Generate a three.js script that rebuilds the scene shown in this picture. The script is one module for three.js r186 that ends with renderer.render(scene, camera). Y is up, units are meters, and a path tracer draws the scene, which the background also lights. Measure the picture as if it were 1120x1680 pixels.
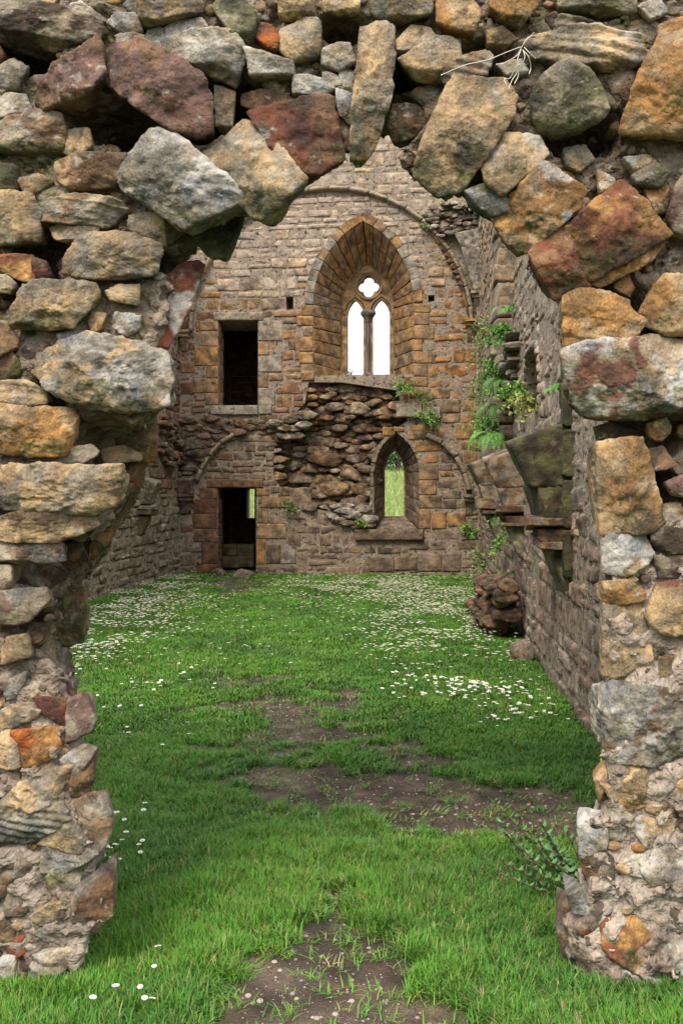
import * as THREE from 'three';
import { mergeGeometries } from 'three/addons/utils/BufferGeometryUtils.js';

// ---------------------------------------------------------------- camera, sky, sun, exposure
const scene = new THREE.Scene();
const renderer = new THREE.WebGLRenderer({ antialias: true });
renderer.toneMapping = THREE.LinearToneMapping;
renderer.toneMappingExposure = 2.12;
renderer.shadowMap.enabled = true;
const FOCAL = 1500, EYE = 1.6, HORIZON = 815;            // focal length and horizon in photograph pixels (1120 x 1680)
const camera = new THREE.PerspectiveCamera(2 * Math.atan(840 / FOCAL) * 180 / Math.PI, 1120 / 1680, 0.1, 900);
camera.position.set(0, EYE, 0);
camera.lookAt(0, EYE, -10);
camera.setViewOffset(1120, 1680, 0, 840 - HORIZON, 1120, 1680);
scene.add(camera);
const SUN = new THREE.Vector3(-0.3, 0.9, 0.42).normalize();
{
  const w = 256, h = 128, d = new Float32Array(w * h * 4);
  for (let j = 0; j < h; j++) for (let i = 0; i < w; i++) {
    const el = (j / (h - 1) - 0.5) * Math.PI, az = i / w * 2 * Math.PI;   // row 0 is straight down
    const cl = 0.05 * Math.sin(az * 3 + el * 5) + 0.04 * Math.sin(az * 7 - el * 9 + 1.3);
    const l = 0.46 * (1 + 2.5 * Math.max(0, Math.sin(el))) * (1 + cl), k = (j * w + i) * 4;
    d[k] = l * 0.985; d[k + 1] = l; d[k + 2] = l * 1.025; d[k + 3] = 1;
  }
  const t = new THREE.DataTexture(d, w, h, THREE.RGBAFormat, THREE.FloatType);
  t.mapping = THREE.EquirectangularReflectionMapping; t.magFilter = t.minFilter = THREE.LinearFilter; t.wrapS = THREE.RepeatWrapping; t.needsUpdate = true;
  scene.background = t; scene.environment = t;
}
const sun = new THREE.DirectionalLight(0xfff0dc, 1.5);
sun.position.copy(SUN).multiplyScalar(40); sun.target.position.set(0, 0, -9);
sun.castShadow = true; sun.shadow.radius = 32; sun.shadow.mapSize.set(2048, 2048);
Object.assign(sun.shadow.camera, { left: -16, right: 16, top: 16, bottom: -16, near: 1, far: 90 });
scene.add(sun, sun.target);

// ---------------------------------------------------------------- helpers
function rngOf(seed) { let a = seed >>> 0; return () => { a = (a + 0x6D2B79F5) | 0; let t = Math.imul(a ^ (a >>> 15), 1 | a); t = (t + Math.imul(t ^ (t >>> 7), 61 | t)) ^ t; return ((t ^ (t >>> 14)) >>> 0) / 4294967296; }; }
const R0 = rngOf(7);
const PERM = new Uint8Array(512); { const p = [...Array(256).keys()]; for (let i = 255; i > 0; i--) { const j = Math.floor(R0() * (i + 1)); [p[i], p[j]] = [p[j], p[i]]; } for (let i = 0; i < 512; i++) PERM[i] = p[i & 255]; }
function grad(h, x, y, z) { h &= 15; const u = h < 8 ? x : y, v = h < 4 ? y : h === 12 || h === 14 ? x : z; return ((h & 1) ? -u : u) + ((h & 2) ? -v : v); }
function noise(x, y, z, per = 256) {
  let X = Math.floor(x), Y = Math.floor(y), Z = Math.floor(z); x -= X; y -= Y; z -= Z;
  const w = (n) => ((n % per) + per) % per & 255, X1 = w(X + 1), Y1 = w(Y + 1), Z1 = (Z + 1) & 255; X = w(X); Y = w(Y); Z &= 255;
  const u = x * x * x * (x * (x * 6 - 15) + 10), v = y * y * y * (y * (y * 6 - 15) + 10), q = z * z * z * (z * (z * 6 - 15) + 10);
  const P = (a, b, c) => PERM[PERM[PERM[a] + b] + c], L = (a, b, t) => a + (b - a) * t;
  return L(L(L(grad(P(X, Y, Z), x, y, z), grad(P(X1, Y, Z), x - 1, y, z), u), L(grad(P(X, Y1, Z), x, y - 1, z), grad(P(X1, Y1, Z), x - 1, y - 1, z), u), v),
    L(L(grad(P(X, Y, Z1), x, y, z - 1), grad(P(X1, Y, Z1), x - 1, y, z - 1), u), L(grad(P(X, Y1, Z1), x, y - 1, z - 1), grad(P(X1, Y1, Z1), x - 1, y - 1, z - 1), u), v), q);
}
function fbm(x, y, z, o = 4, g = 0.5) { let s = 0, a = 1, f = 1; for (let i = 0; i < o; i++) { s += a * noise(x * f, y * f, z * f); a *= g; f *= 2.03; } return s; }
const clamp = (x, a = 0, b = 1) => Math.min(b, Math.max(a, x)), lerp = (a, b, t) => a + (b - a) * t;
const sstep = (a, b, x) => { const t = clamp((x - a) / (b - a)); return t * t * (3 - 2 * t); };
const lin = (hex) => { const c = new THREE.Color(hex); return [c.r, c.g, c.b]; };
const mix3 = (a, b, t) => [lerp(a[0], b[0], t), lerp(a[1], b[1], t), lerp(a[2], b[2], t)];
const V3 = (x, y, z) => new THREE.Vector3(x, y, z);
const names = new Map();
function numbered(n) { const k = names.get(n) || 0; names.set(n, k + 1); return k ? n + '_' + String(k).padStart(3, '0') : n; }
function shadow(m) { m.castShadow = m.receiveShadow = true; return m; }
function part(name, geo, mat, parent) { const m = shadow(new THREE.Mesh(geo, mat)); m.name = name; parent.add(m); return m; }
function tag(o, label, category, group) { o.userData.label = label; o.userData.category = category; if (group) o.userData.group = group; return o; }
function thing(name, label, category, x = 0, y = 0, z = 0, group) { const g = new THREE.Group(); g.name = numbered(name); g.position.set(x, y, z); scene.add(g); return tag(g, label, category, group); }
function geo(pos, idx, uv, col) {
  const g = new THREE.BufferGeometry(); g.setAttribute('position', new THREE.Float32BufferAttribute(pos, 3)); g.setIndex(idx);
  g.setAttribute('uv', new THREE.Float32BufferAttribute(uv, 2)); if (col) g.setAttribute('color', new THREE.Float32BufferAttribute(col, 3)); g.computeVertexNormals(); return g;
}
function sdPoly(pts, x, y) {           // signed distance to a polygon, negative inside
  let d = Infinity, inside = false;
  for (let i = 0, j = pts.length - 1; i < pts.length; j = i++) {
    const [ax, ay] = pts[i], [bx, by] = pts[j], ex = bx - ax, ey = by - ay, wx = x - ax, wy = y - ay, t = clamp((wx * ex + wy * ey) / (ex * ex + ey * ey || 1));
    const qx = wx - ex * t, qy = wy - ey * t; d = Math.min(d, qx * qx + qy * qy);
    if ((ay > y) !== (by > y) && x < (bx - ax) * (y - ay) / (by - ay) + ax) inside = !inside;
  }
  return (inside ? -1 : 1) * Math.sqrt(d);
}
const pairs = (s) => { const n = s.trim().split(/[\s,]+/).map(Number), o = []; for (let i = 0; i < n.length; i += 2) o.push([n[i], n[i + 1]]); return o; };
const at = (px, py, depth) => [(px - 560) / FOCAL * depth, EYE - (py - HORIZON) / FOCAL * depth];       // photograph pixel at a depth -> x, y in metres
const ground = (px, py) => { const d = FOCAL * EYE / (py - HORIZON); return [(px - 560) / FOCAL * d, -d]; };

// ---------------------------------------------------------------- procedural textures (what the surfaces are made of)
function tex(size, fn, srgb) {
  const d = new Uint8Array(size * size * 4);
  for (let j = 0; j < size; j++) for (let i = 0; i < size; i++) { const c = fn(i / size, j / size), k = (j * size + i) * 4; d[k] = clamp(c[0]) * 255; d[k + 1] = clamp(c[1]) * 255; d[k + 2] = clamp(c[2]) * 255; d[k + 3] = 255; }
  const t = new THREE.DataTexture(d, size, size, THREE.RGBAFormat); t.wrapS = t.wrapT = THREE.RepeatWrapping; t.magFilter = THREE.LinearFilter; t.minFilter = THREE.LinearMipmapLinearFilter; t.generateMipmaps = true;
  if (srgb) t.colorSpace = THREE.SRGBColorSpace; t.needsUpdate = true; return t;
}
const tn = (u, v, f, z) => noise(u * f, v * f, z, f);
const tf = (u, v, f, z, o) => { let s = 0, a = 1; for (let i = 0; i < o; i++) { s += a * tn(u, v, f, z + i * 7.3); a *= 0.55; f *= 2; } return s; };
const stoneMap = tex(768, (u, v) => {
  const b = tf(u, v, 5, 3.1, 6), g = tn(u, v, 160, 9.2), st = tf(u + 0.02 * tn(u, v, 6, 2), v, 12, 22.5, 4), li = tf(u, v, 17, 41.7, 4), dk = tf(u, v, 23, 55.1, 4);
  let l = 0.8 + 0.34 * b + 0.19 * g + 0.14 * st, c = [l + 0.03 * st, l, l - 0.06 * st];
  if (li > 0.52) c = mix3(c, [1.0, 0.99, 0.95], sstep(0.52, 0.66, li) * 0.75);           // pale lichen spots
  if (dk > 0.45) c = mix3(c, [0.5, 0.46, 0.43], sstep(0.45, 0.85, dk) * 0.6);             // black crust lichen
  return c;
}, true);
const stoneBump = tex(768, (u, v) => { const b = 0.5 + 0.3 * tf(u, v, 11, 13.1, 7) - 0.1 * sstep(0.5, 0.8, tf(u, v, 52, 71.2, 2)); return [b, b, b]; });
const lichenMap = tex(768, (u, v) => {
  const b = tf(u, v, 4, 5.7, 6), li = tf(u, v, 9, 61.7, 5), l2 = tf(u, v, 26, 17.7, 3), dk = tf(u, v, 12, 85.1, 5); const l = 0.82 + 0.2 * b;
  let c = [l, l, l];
  if (li > 0.22) c = mix3(c, [0.98, 0.97, 0.93], sstep(0.22, 0.42, li) * 0.65);
  if (l2 > 0.42) c = mix3(c, [1, 1, 0.97], sstep(0.42, 0.55, l2) * 0.7);
  if (dk > 0.3) c = mix3(c, [0.5, 0.47, 0.44], sstep(0.3, 0.6, dk) * 0.6);
  return c;
}, true);
const mortarMap = tex(768, (u, v) => {
  const b = tf(u, v, 6, 93.1, 6), g = tn(u, v, 120, 19.2), peb = tf(u, v, 34, 27.4, 2), dk = tf(u, v, 15, 35.1, 5); let l = 0.84 + 0.16 * b + 0.16 * g, c = [l, l * 0.985, l * 0.96];
  if (peb > 0.4) c = mix3(c, [0.86, 0.76, 0.64], 0.45 * sstep(0.4, 0.7, peb));
  if (dk > 0.34) c = mix3(c, [0.34, 0.31, 0.27], sstep(0.34, 0.55, dk) * 0.75);
  return c;
}, true);
const mortarBump = tex(768, (u, v) => { const b = 0.5 + 0.3 * tf(u, v, 16, 3.1, 6) + 0.12 * tn(u, v, 60, 27.4) - 0.12 * sstep(0.3, 0.7, tf(u, v, 52, 7.2, 2)); return [b, b, b]; });
const soilMap = tex(768, (u, v) => { const b = tf(u, v, 5, 43.1, 6), p = tf(u, v, 60, 29.4, 2), g = tn(u, v, 170, 4.4), l = 0.74 + 0.3 * b + 0.22 * g; return p > 0.55 ? [1, 0.96, 0.9] : [l, l * 0.98, l * 0.95]; }, true);
const soilBump = tex(768, (u, v) => { const p = tf(u, v, 60, 29.4, 2), b = 0.45 + 0.25 * tf(u, v, 9, 3.7, 6) + 0.3 * sstep(0.45, 0.7, p); return [b, b, b]; });
const std = (o) => new THREE.MeshStandardMaterial({ roughness: 0.93, ...o });
const M = {
  rock: std({ vertexColors: true, map: stoneMap, bumpMap: stoneBump, bumpScale: 0.022 }),
  block: std({ vertexColors: true, map: stoneMap, bumpMap: stoneBump, bumpScale: 0.02 }),
  lichenBlock: std({ vertexColors: true, map: lichenMap, bumpMap: stoneBump, bumpScale: 0.02 }),
  mortar: std({ vertexColors: true, map: mortarMap, bumpMap: mortarBump, bumpScale: 0.03, roughness: 0.97 }),
  soil: std({ vertexColors: true, map: soilMap, bumpMap: soilBump, bumpScale: 0.03, roughness: 0.97 }),
  core: std({ color: new THREE.Color().setRGB(0.38, 0.315, 0.25), map: mortarMap, bumpMap: mortarBump, bumpScale: 0.02, roughness: 0.97 }),
  grass: std({ color: 0xffffff, roughness: 0.75, side: THREE.DoubleSide }),
  leaf: std({ vertexColors: true, roughness: 0.6, side: THREE.DoubleSide }),
  petal: std({ color: new THREE.Color().setRGB(0.82, 0.82, 0.8), roughness: 0.8, side: THREE.DoubleSide }),
  eye: std({ color: new THREE.Color().setRGB(0.75, 0.5, 0.05), roughness: 0.8 }),
  stalk: std({ color: new THREE.Color().setRGB(0.1, 0.2, 0.04), roughness: 0.8 }),
  straw: std({ color: new THREE.Color().setRGB(0.62, 0.58, 0.5), roughness: 0.85 }),
  bark: std({ color: new THREE.Color().setRGB(0.12, 0.09, 0.06), roughness: 0.95 }),
};
const TONE = { g: lin('#958977'), w: lin('#b9b2a8'), y: lin('#b19672'), o: lin('#a87d49'), O: lin('#ac5f27'), r: lin('#74432e'), b: lin('#7f6146'), d: lin('#4c3d2f'), p: lin('#7a5c52'), m: lin('#6a6844'), v: lin('#3d451b') };

// ---------------------------------------------------------------- rough stones
const icoCache = new Map();
function ico(detail) {
  if (icoCache.has(detail)) return icoCache.get(detail);
  const p = new THREE.IcosahedronGeometry(1, detail).attributes.position, map = new Map(), verts = [], idx = [];
  for (let i = 0; i < p.count; i++) { const k = [p.getX(i), p.getY(i), p.getZ(i)].map((q) => Math.round(q * 5000)).join(); let n = map.get(k); if (n === undefined) { n = verts.length; map.set(k, n); verts.push([p.getX(i), p.getY(i), p.getZ(i)]); } idx.push(n); }
  const r = { verts, idx }; icoCache.set(detail, r); return r;
}
// A stone whose widest section is the polygon `pts` (x, y) in the plane z0; planes cut its front, back and rim, noise roughens it.
function hull(p) { const s = p.slice().sort((a, b) => a[0] - b[0] || a[1] - b[1]), half = (l) => { const h = []; for (const q of l) { while (h.length > 1 && (h[h.length - 1][0] - h[h.length - 2][0]) * (q[1] - h[h.length - 2][1]) - (h[h.length - 1][1] - h[h.length - 2][1]) * (q[0] - h[h.length - 2][0]) <= 0) h.pop(); h.push(q); } h.pop(); return h; }; return half(s).concat(half(s.reverse())); }
function rock(pts, z0, o) {
  pts = hull(pts);
  const rng = rngOf(o.seed), { front = 0.05, back = 0.2, sharp = 60, bevel = 0.25, taper = -0.12, rough = 1, detail = 12, facets = 2, tones = 'gy', moss = 0, lichen = 0.3, under = 0, strata = 0, tilt = 0.2, spot = '' } = o;
  let cx = 0, cy = 0, area = 0;
  for (let i = 0, j = pts.length - 1; i < pts.length; j = i++) { const k = pts[j][0] * pts[i][1] - pts[i][0] * pts[j][1]; area += k; cx += (pts[j][0] + pts[i][0]) * k; cy += (pts[j][1] + pts[i][1]) * k; }
  cx /= 3 * area; cy /= 3 * area; const sg = area > 0 ? 1 : -1, planes = [];
  let ex = 0, ey = 0; for (const [x, y] of pts) { ex = Math.max(ex, Math.abs(x - cx)); ey = Math.max(ey, Math.abs(y - cy)); }
  const size = Math.sqrt(Math.abs(area) / 2), cz = z0 + front - Math.min(0.12, 0.4 * (front + back)) ;
  const add = (nx, ny, nz, x, y, z) => { const l = Math.hypot(nx, ny, nz), h = ((x - cx) * nx + (y - cy) * ny + (z - cz) * nz) / l; planes.push([nx / l, ny / l, nz / l, Math.max(h, 0.012)]); };
  for (let i = 0, j = pts.length - 1; i < pts.length; j = i++) {
    const dx = pts[i][0] - pts[j][0], dy = pts[i][1] - pts[j][1], l = Math.hypot(dx, dy) || 1, nx = dy / l * sg, ny = -dx / l * sg;
    if (l < 1e-6) continue;
    if (rng() < bevel && facets) { const b = 0.03 + 0.14 * rng(), s = 0.6 + 0.8 * rng(); add(nx * s, ny * s, 1, lerp((pts[i][0] + pts[j][0]) / 2, cx, b), lerp((pts[i][1] + pts[j][1]) / 2, cy, b), z0 + front); }
    add(nx, ny, taper + 0.24 * rng(), (pts[i][0] + pts[j][0]) / 2, (pts[i][1] + pts[j][1]) / 2, z0 + 0.3 * front);
  }
  const tx = (rng() - 0.5) * 2 * tilt, ty = (rng() - 0.45) * 2 * tilt;
  add(tx, ty, 1, cx, cy, z0 + front);
  add(0, 0, -1, cx, cy, z0 - back);
  for (let k = 0; k < facets; k++) { const a = rng() * 6.283, s = 0.15 + 0.42 * rng(), q = 0.05 + 0.4 * rng(); add(Math.cos(a) * s, Math.sin(a) * s, 1, cx + Math.cos(a) * ex * q, cy + Math.sin(a) * ey * q, z0 + front); }
  if (under) add((rng() - 0.5) * 0.3, -1, 0.38, cx, cy - ey * (1 - under), z0 + front);
  const { verts, idx } = ico(detail), pos = [], uv = [], col = [], ed = (front + back) / 2, ox = rng() * 50, oy = rng() * 50, A = TONE[tones[0]], B = TONE[tones[1]];
  const hue = 0.78 + 0.36 * rng();
  for (const [vx, vy, vz] of verts) {
    let dx = vx * ex, dy = vy * ey, dz = vz * ed; const l = Math.hypot(dx, dy, dz); dx /= l; dy /= l; dz /= l;
    let s = 0; for (const p of planes) { const q = p[0] * dx + p[1] * dy + p[2] * dz; if (q > 0) s += Math.pow(q / p[3], sharp); }
    let t = Math.pow(s, -1 / sharp), x = cx + dx * t, y = cy + dy * t, z = cz + dz * t;
    const n1 = fbm(x * 7 + ox, y * 7 + oy, z * 7, 3), n2 = fbm(x * 26 + oy, y * 26, z * 26 + ox, 4, 0.6), rid = 1 - Math.abs(noise(x * 11 + ox, y * 16 + oy, z * 11)) * 2;
    let off = rough * (0.007 * n1 + 0.0068 * n2 + 0.004 * rid); if (strata) off += strata * 0.012 * Math.sign(noise(ox, y * 42 + x * 6, oy)) * Math.abs(noise(ox, y * 42 + x * 6, oy)) ** 0.5;
    const k = Math.min(off, t * 0.25); x += dx * k; y += dy * k; z += dz * k;
    pos.push(x, y, z); uv.push(x + 0.6 * z + ox, y + 0.5 * z + oy);
    const f = fbm(x * 9 + oy, y * 9 + ox, z * 9, 4), f2 = fbm(x * 30, y * 30 + ox, z * 30 + oy, 3);
    let c = mix3(A, B, 0.85 * sstep(-0.12, 0.22, f)); c = c.map((q) => q * hue * (1 + 0.3 * f2 + 0.16 * n1));
    const li = 0.55 * fbm(x * 10 + 5, y * 10 + ox, z * 10, 2) + 0.75 * fbm(x * 48, y * 48, z * 48 + ox, 3), lt = 0.62 - 0.42 * lichen; if (li > lt) c = mix3(c, TONE.w, 0.6 * sstep(lt, lt + 0.14, li));
    if (spot) { const sp = 0.8 * fbm(x * 7 + ox, y * 9 + 8, z * 7, 3) + 0.2 * f2; if (sp > 0.2) c = mix3(c, TONE[spot], 0.85 * sstep(0.2, 0.27, sp)); }
    if (moss) { const mo = 0.6 * fbm(x * 9 + oy, y * 9 + 3, z * 9, 3) + 0.5 * fbm(x * 55, y * 55 + oy, z * 55, 2) + (dy < -0.2 ? 0.55 : 0), mt = 0.72 - 0.6 * moss; if (mo > mt) c = mix3(c, f2 > 0 ? TONE.v : TONE.m, 0.8 * sstep(mt, mt + 0.25, mo)); }
    col.push(c[0], c[1], c[2]);
  }
  return geo(pos, idx, uv, col);
}
// A squared stone on the quad a-b-c-d (counter-clockwise seen from outside), standing `depth` proud along n with a worn, rounded rim.
function block(a, b, c, d, n, depth, o = {}) {
  const { seed = 1, nx = 4, ny = 3, gap = 0.006, round = 0.018, rough = 0.012, color = TONE.g, jitter = 0.012, vary = 0.16, sink = 0.05 } = o, rng = rngOf(seed), pos = [], idx = [], uv = [], col = [];
  const w = a.distanceTo(b), h = a.distanceTo(d), ox = rng() * 40, oy = rng() * 40, jit = [0, 0, 0, 0].map(() => [(rng() - 0.5) * jitter * 2, (rng() - 0.5) * jitter * 2]), lean = [(rng() - 0.5) * rough * 2, (rng() - 0.5) * rough * 2];
  const U = a.clone().sub(b).negate().normalize(), W = n.clone().cross(U);
  const gu = gap / w, gv = gap / h, r = Math.min(round, 0.3 * Math.min(w, h)), lst = (m, g, rr) => { const q = [g, g + rr]; for (let i = 1; i < m; i++) q.push(lerp(g + rr, 1 - g - rr, i / m)); q.push(1 - g - rr, 1 - g); return q; };
  const us = lst(nx, gu, r / w), vs = lst(ny, gv, r / h), C = us.length, D = vs.length, P = V3(0, 0, 0), Q = V3(0, 0, 0);
  const put = (u, v, z, tone) => {
    P.copy(a).lerp(b, u); Q.copy(d).lerp(c, u); P.lerp(Q, v);
    const ju = lerp(lerp(jit[0][0], jit[1][0], u), lerp(jit[3][0], jit[2][0], u), v), jv = lerp(lerp(jit[0][1], jit[1][1], u), lerp(jit[3][1], jit[2][1], u), v);
    P.addScaledVector(U, ju).addScaledVector(W, jv).addScaledVector(n, z); pos.push(P.x, P.y, P.z); uv.push(u * w + ox + 0.8 * z, v * h + oy + 0.3 * z);
    const t = 1 + vary * tone; col.push(color[0] * t, color[1] * t, color[2] * (t - 0.04 * tone));
  };
  const edge = (u, v) => 0.008 * noise(u * 5 + ox, v * 4 + oy, 3.3);
  for (let j = 0; j < D; j++) for (let i = 0; i < C; i++) {
    const rim = i === 0 || j === 0 || i === C - 1 || j === D - 1, f = fbm(us[i] * w * 6 + ox, vs[j] * h * 6 + oy, 1.7, 3);
    put(clamp(us[i] + (rim ? edge(us[i], vs[j]) / w : 0)), clamp(vs[j] + (rim ? edge(vs[j], us[i]) / h : 0)), depth + (rim ? -r * 0.8 : rough * 1.4 * f + lean[0] * (us[i] - 0.5) + lean[1] * (vs[j] - 0.5)), f);
  }
  for (let j = 0; j < D - 1; j++) for (let i = 0; i < C - 1; i++) { const k = j * C + i; idx.push(k, k + 1, k + C + 1, k, k + C + 1, k + C); }
  const ring = []; for (let i = 0; i < C; i++) ring.push([i, 0]); for (let j = 1; j < D; j++) ring.push([C - 1, j]); for (let i = C - 2; i >= 0; i--) ring.push([i, D - 1]); for (let j = D - 2; j > 0; j--) ring.push([0, j]);
  const base = C * D; for (const [i, j] of ring) put(us[i], vs[j], -sink, 0);
  for (let k = 0; k < ring.length; k++) { const m = (k + 1) % ring.length, p = ring[k][1] * C + ring[k][0], q = ring[m][1] * C + ring[m][0]; idx.push(p, base + k, base + m, p, base + m, q); }
  return geo(pos, idx, uv, col);
}
function surfaceNets(f, lo, hi, cell, uvFn, colFn) {
  const n = [0, 1, 2].map((k) => Math.ceil((hi[k] - lo[k]) / cell) + 1), [X, Y, Z] = n, F = new Float32Array(X * Y * Z), id = (i, j, k) => (k * Y + j) * X + i;
  for (let k = 0; k < Z; k++) for (let j = 0; j < Y; j++) for (let i = 0; i < X; i++) F[id(i, j, k)] = f(lo[0] + i * cell, lo[1] + j * cell, lo[2] + k * cell, i, j, k);
  const vi = new Int32Array(X * Y * Z).fill(-1), pos = [], uv = [], col = [], idx = [];
  for (let k = 0; k < Z - 1; k++) for (let j = 0; j < Y - 1; j++) for (let i = 0; i < X - 1; i++) {
    let s = 0, x = 0, y = 0, z = 0, cnt = 0; const g = [];
    for (let c = 0; c < 8; c++) { const q = F[id(i + (c & 1), j + (c >> 1 & 1), k + (c >> 2))]; g.push(q); if (q < 0) s++; }
    if (s === 0 || s === 8) continue;
    for (let c = 0; c < 8; c++) for (const b of [1, 2, 4]) if (!(c & b)) { const d = c | b; if ((g[c] < 0) !== (g[d] < 0)) { const t = g[c] / (g[c] - g[d]); x += (c & 1) + (b === 1 ? t : 0); y += (c >> 1 & 1) + (b === 2 ? t : 0); z += (c >> 2) + (b === 4 ? t : 0); cnt++; } }
    const px = lo[0] + (i + x / cnt) * cell, py = lo[1] + (j + y / cnt) * cell, pz = lo[2] + (k + z / cnt) * cell;
    vi[id(i, j, k)] = pos.length / 3; pos.push(px, py, pz); uv.push(...uvFn(px, py, pz)); col.push(...colFn(px, py, pz));
  }
  const quad = (a, b, c, d, flip) => { if (a < 0 || b < 0 || c < 0 || d < 0) return; if (flip) idx.push(a, c, b, a, d, c); else idx.push(a, b, c, a, c, d); };
  for (let k = 1; k < Z - 1; k++) for (let j = 1; j < Y - 1; j++) for (let i = 1; i < X - 1; i++) {
    const a = F[id(i, j, k)] < 0;
    if (a !== F[id(i + 1, j, k)] < 0) quad(vi[id(i, j - 1, k - 1)], vi[id(i, j, k - 1)], vi[id(i, j, k)], vi[id(i, j - 1, k)], !a);
    if (a !== F[id(i, j + 1, k)] < 0) quad(vi[id(i - 1, j, k - 1)], vi[id(i - 1, j, k)], vi[id(i, j, k)], vi[id(i, j, k - 1)], !a);
    if (a !== F[id(i, j, k + 1)] < 0) quad(vi[id(i - 1, j - 1, k)], vi[id(i, j - 1, k)], vi[id(i, j, k)], vi[id(i - 1, j, k)], !a);
  }
  return geo(pos, idx, uv, col);
}
// ---------------------------------------------------------------- the room's frame: axis turned 5.1 degrees to the right of the camera's
const YAW = Math.atan2(134, 1500), CA = Math.cos(YAW), SA = Math.sin(YAW), RIGHT_S = 1.12, LEFT_S = -5.04, BACK_T = 18.63, FRONT_T = 3.75;
const toWorld = (s, t) => [s * CA + t * SA, s * SA - t * CA];                         // s across the room, t along it -> x, z
const toRoom = (x, z) => [x * CA + z * SA, x * SA - z * CA];
const backAt = (px, py, t = BACK_T) => { const s = t * Math.tan(Math.atan((px - 560) / FOCAL) - YAW); return [s - LEFT_S, EYE + (HORIZON - py) / FOCAL * (t * CA - s * SA)]; };   // u, v on a plane across the room
const rightAt = (px, py, s = RIGHT_S) => { const t = s / Math.tan(Math.atan((px - 560) / FOCAL) - YAW); return [BACK_T - t, EYE + (HORIZON - py) / FOCAL * (t * CA - s * SA)]; };

// ---------------------------------------------------------------- the near rubble wall with the broken opening
const nearWall = thing('rubble_wall', 'broken rubble wall of rough stones with a ragged arched hole, nearest of all', 'wall', 0, 0, -3.4);
const NZ = 3.4;                                           // the group stands at z = -3.4
const TILE = { A: [0, 0, 2], B: [560, 0, 2], C: [0, 400, 3.7333], D: [0, 830, 3.7333], E: [0, 1230, 3.7333], F: [800, 400, 3.5], G: [800, 830, 3.5], H: [800, 1230, 3.5], P: [0, 0, 1] };
const FRONT_OPEN = pairs('118,1720 122,1560 165,1490 160,1420 130,1330 128,1240 120,1160 85,1110 50,1075 60,1000 40,960 62,930 85,890 140,850 145,800 120,770 115,720 130,690 232,690 255,640 250,560 262,520 292,440 320,385 400,340 432,338 480,300 520,262 560,235 640,235 690,285 745,320 815,352 880,435 930,500 945,660 1000,705 1003,1270 1003,1300 970,1345 970,1450 940,1490 938,1560 975,1600 1010,1720');
const BACK_OPEN = pairs('85,1720 88,1150 98,1090 122,1040 124,960 157,905 197,850 227,800 232,690 243,640 250,560 270,470 330,370 430,270 520,205 640,190 770,230 890,350 985,480 1030,650 1040,1720');
const poly = (pts, d) => pts.map(([x, y]) => at(x, y, d));
const openF = poly(FRONT_OPEN, 3.05), openB = poly(BACK_OPEN, 3.85);
const HOLLOW = [[215, 215, 40, 0.14], [150, 190, 40, 0.1], [375, 165, 55, 0.16], [205, 190, 48, 0.14], [330, 205, 30, 0.12], [240, 420, 32, 0.13], [60, 405, 40, 0.1], [35, 85, 45, 0.12], [635, 190, 50, 0.2], [665, 110, 35, 0.12], [790, 95, 35, 0.1], [890, 395, 40, 0.15], [1010, 500, 50, 0.16], [985, 440, 45, 0.12], [1000, 715, 40, 0.1], [1075, 715, 45, 0.14], [95, 620, 30, 0.1], [60, 660, 35, 0.08], [170, 740, 55, 0.22], [90, 900, 60, 0.16], [55, 935, 40, 0.14], [40, 1030, 30, 0.08], [960, 215, 55, 0.1], [1075, 800, 40, 0.12], [1050, 900, 25, 0.08], [295, 420, 40, 0.14], [560, 40, 30, 0.08], [830, 300, 25, 0.1], [45, 465, 40, 0.1], [1060, 340, 30, 0.08], [320, 380, 40, 0.14]].map(([x, y, r, d]) => [...at(x, y, 3.03), r * 0.002, d]);
function mortarFront(x, y) {
  const px = 560 + x / 3.03 * FOCAL, py = HORIZON - (y - EYE) / 3.03 * FOCAL;
  let z = -3.06 + 0.058 * sstep(880, 980, px) * sstep(850, 1000, py) + 0.045 * (1 - sstep(180, 300, px)) * sstep(1050, 1200, py);
  for (const [hx, hy, r, d] of HOLLOW) { const q = Math.hypot(x - hx, (y - hy) * 1.2) / r; if (q < 1.3) z -= 2.2 * d * (1 - sstep(0.7, 1.3, q)); }
  return z;
}
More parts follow.
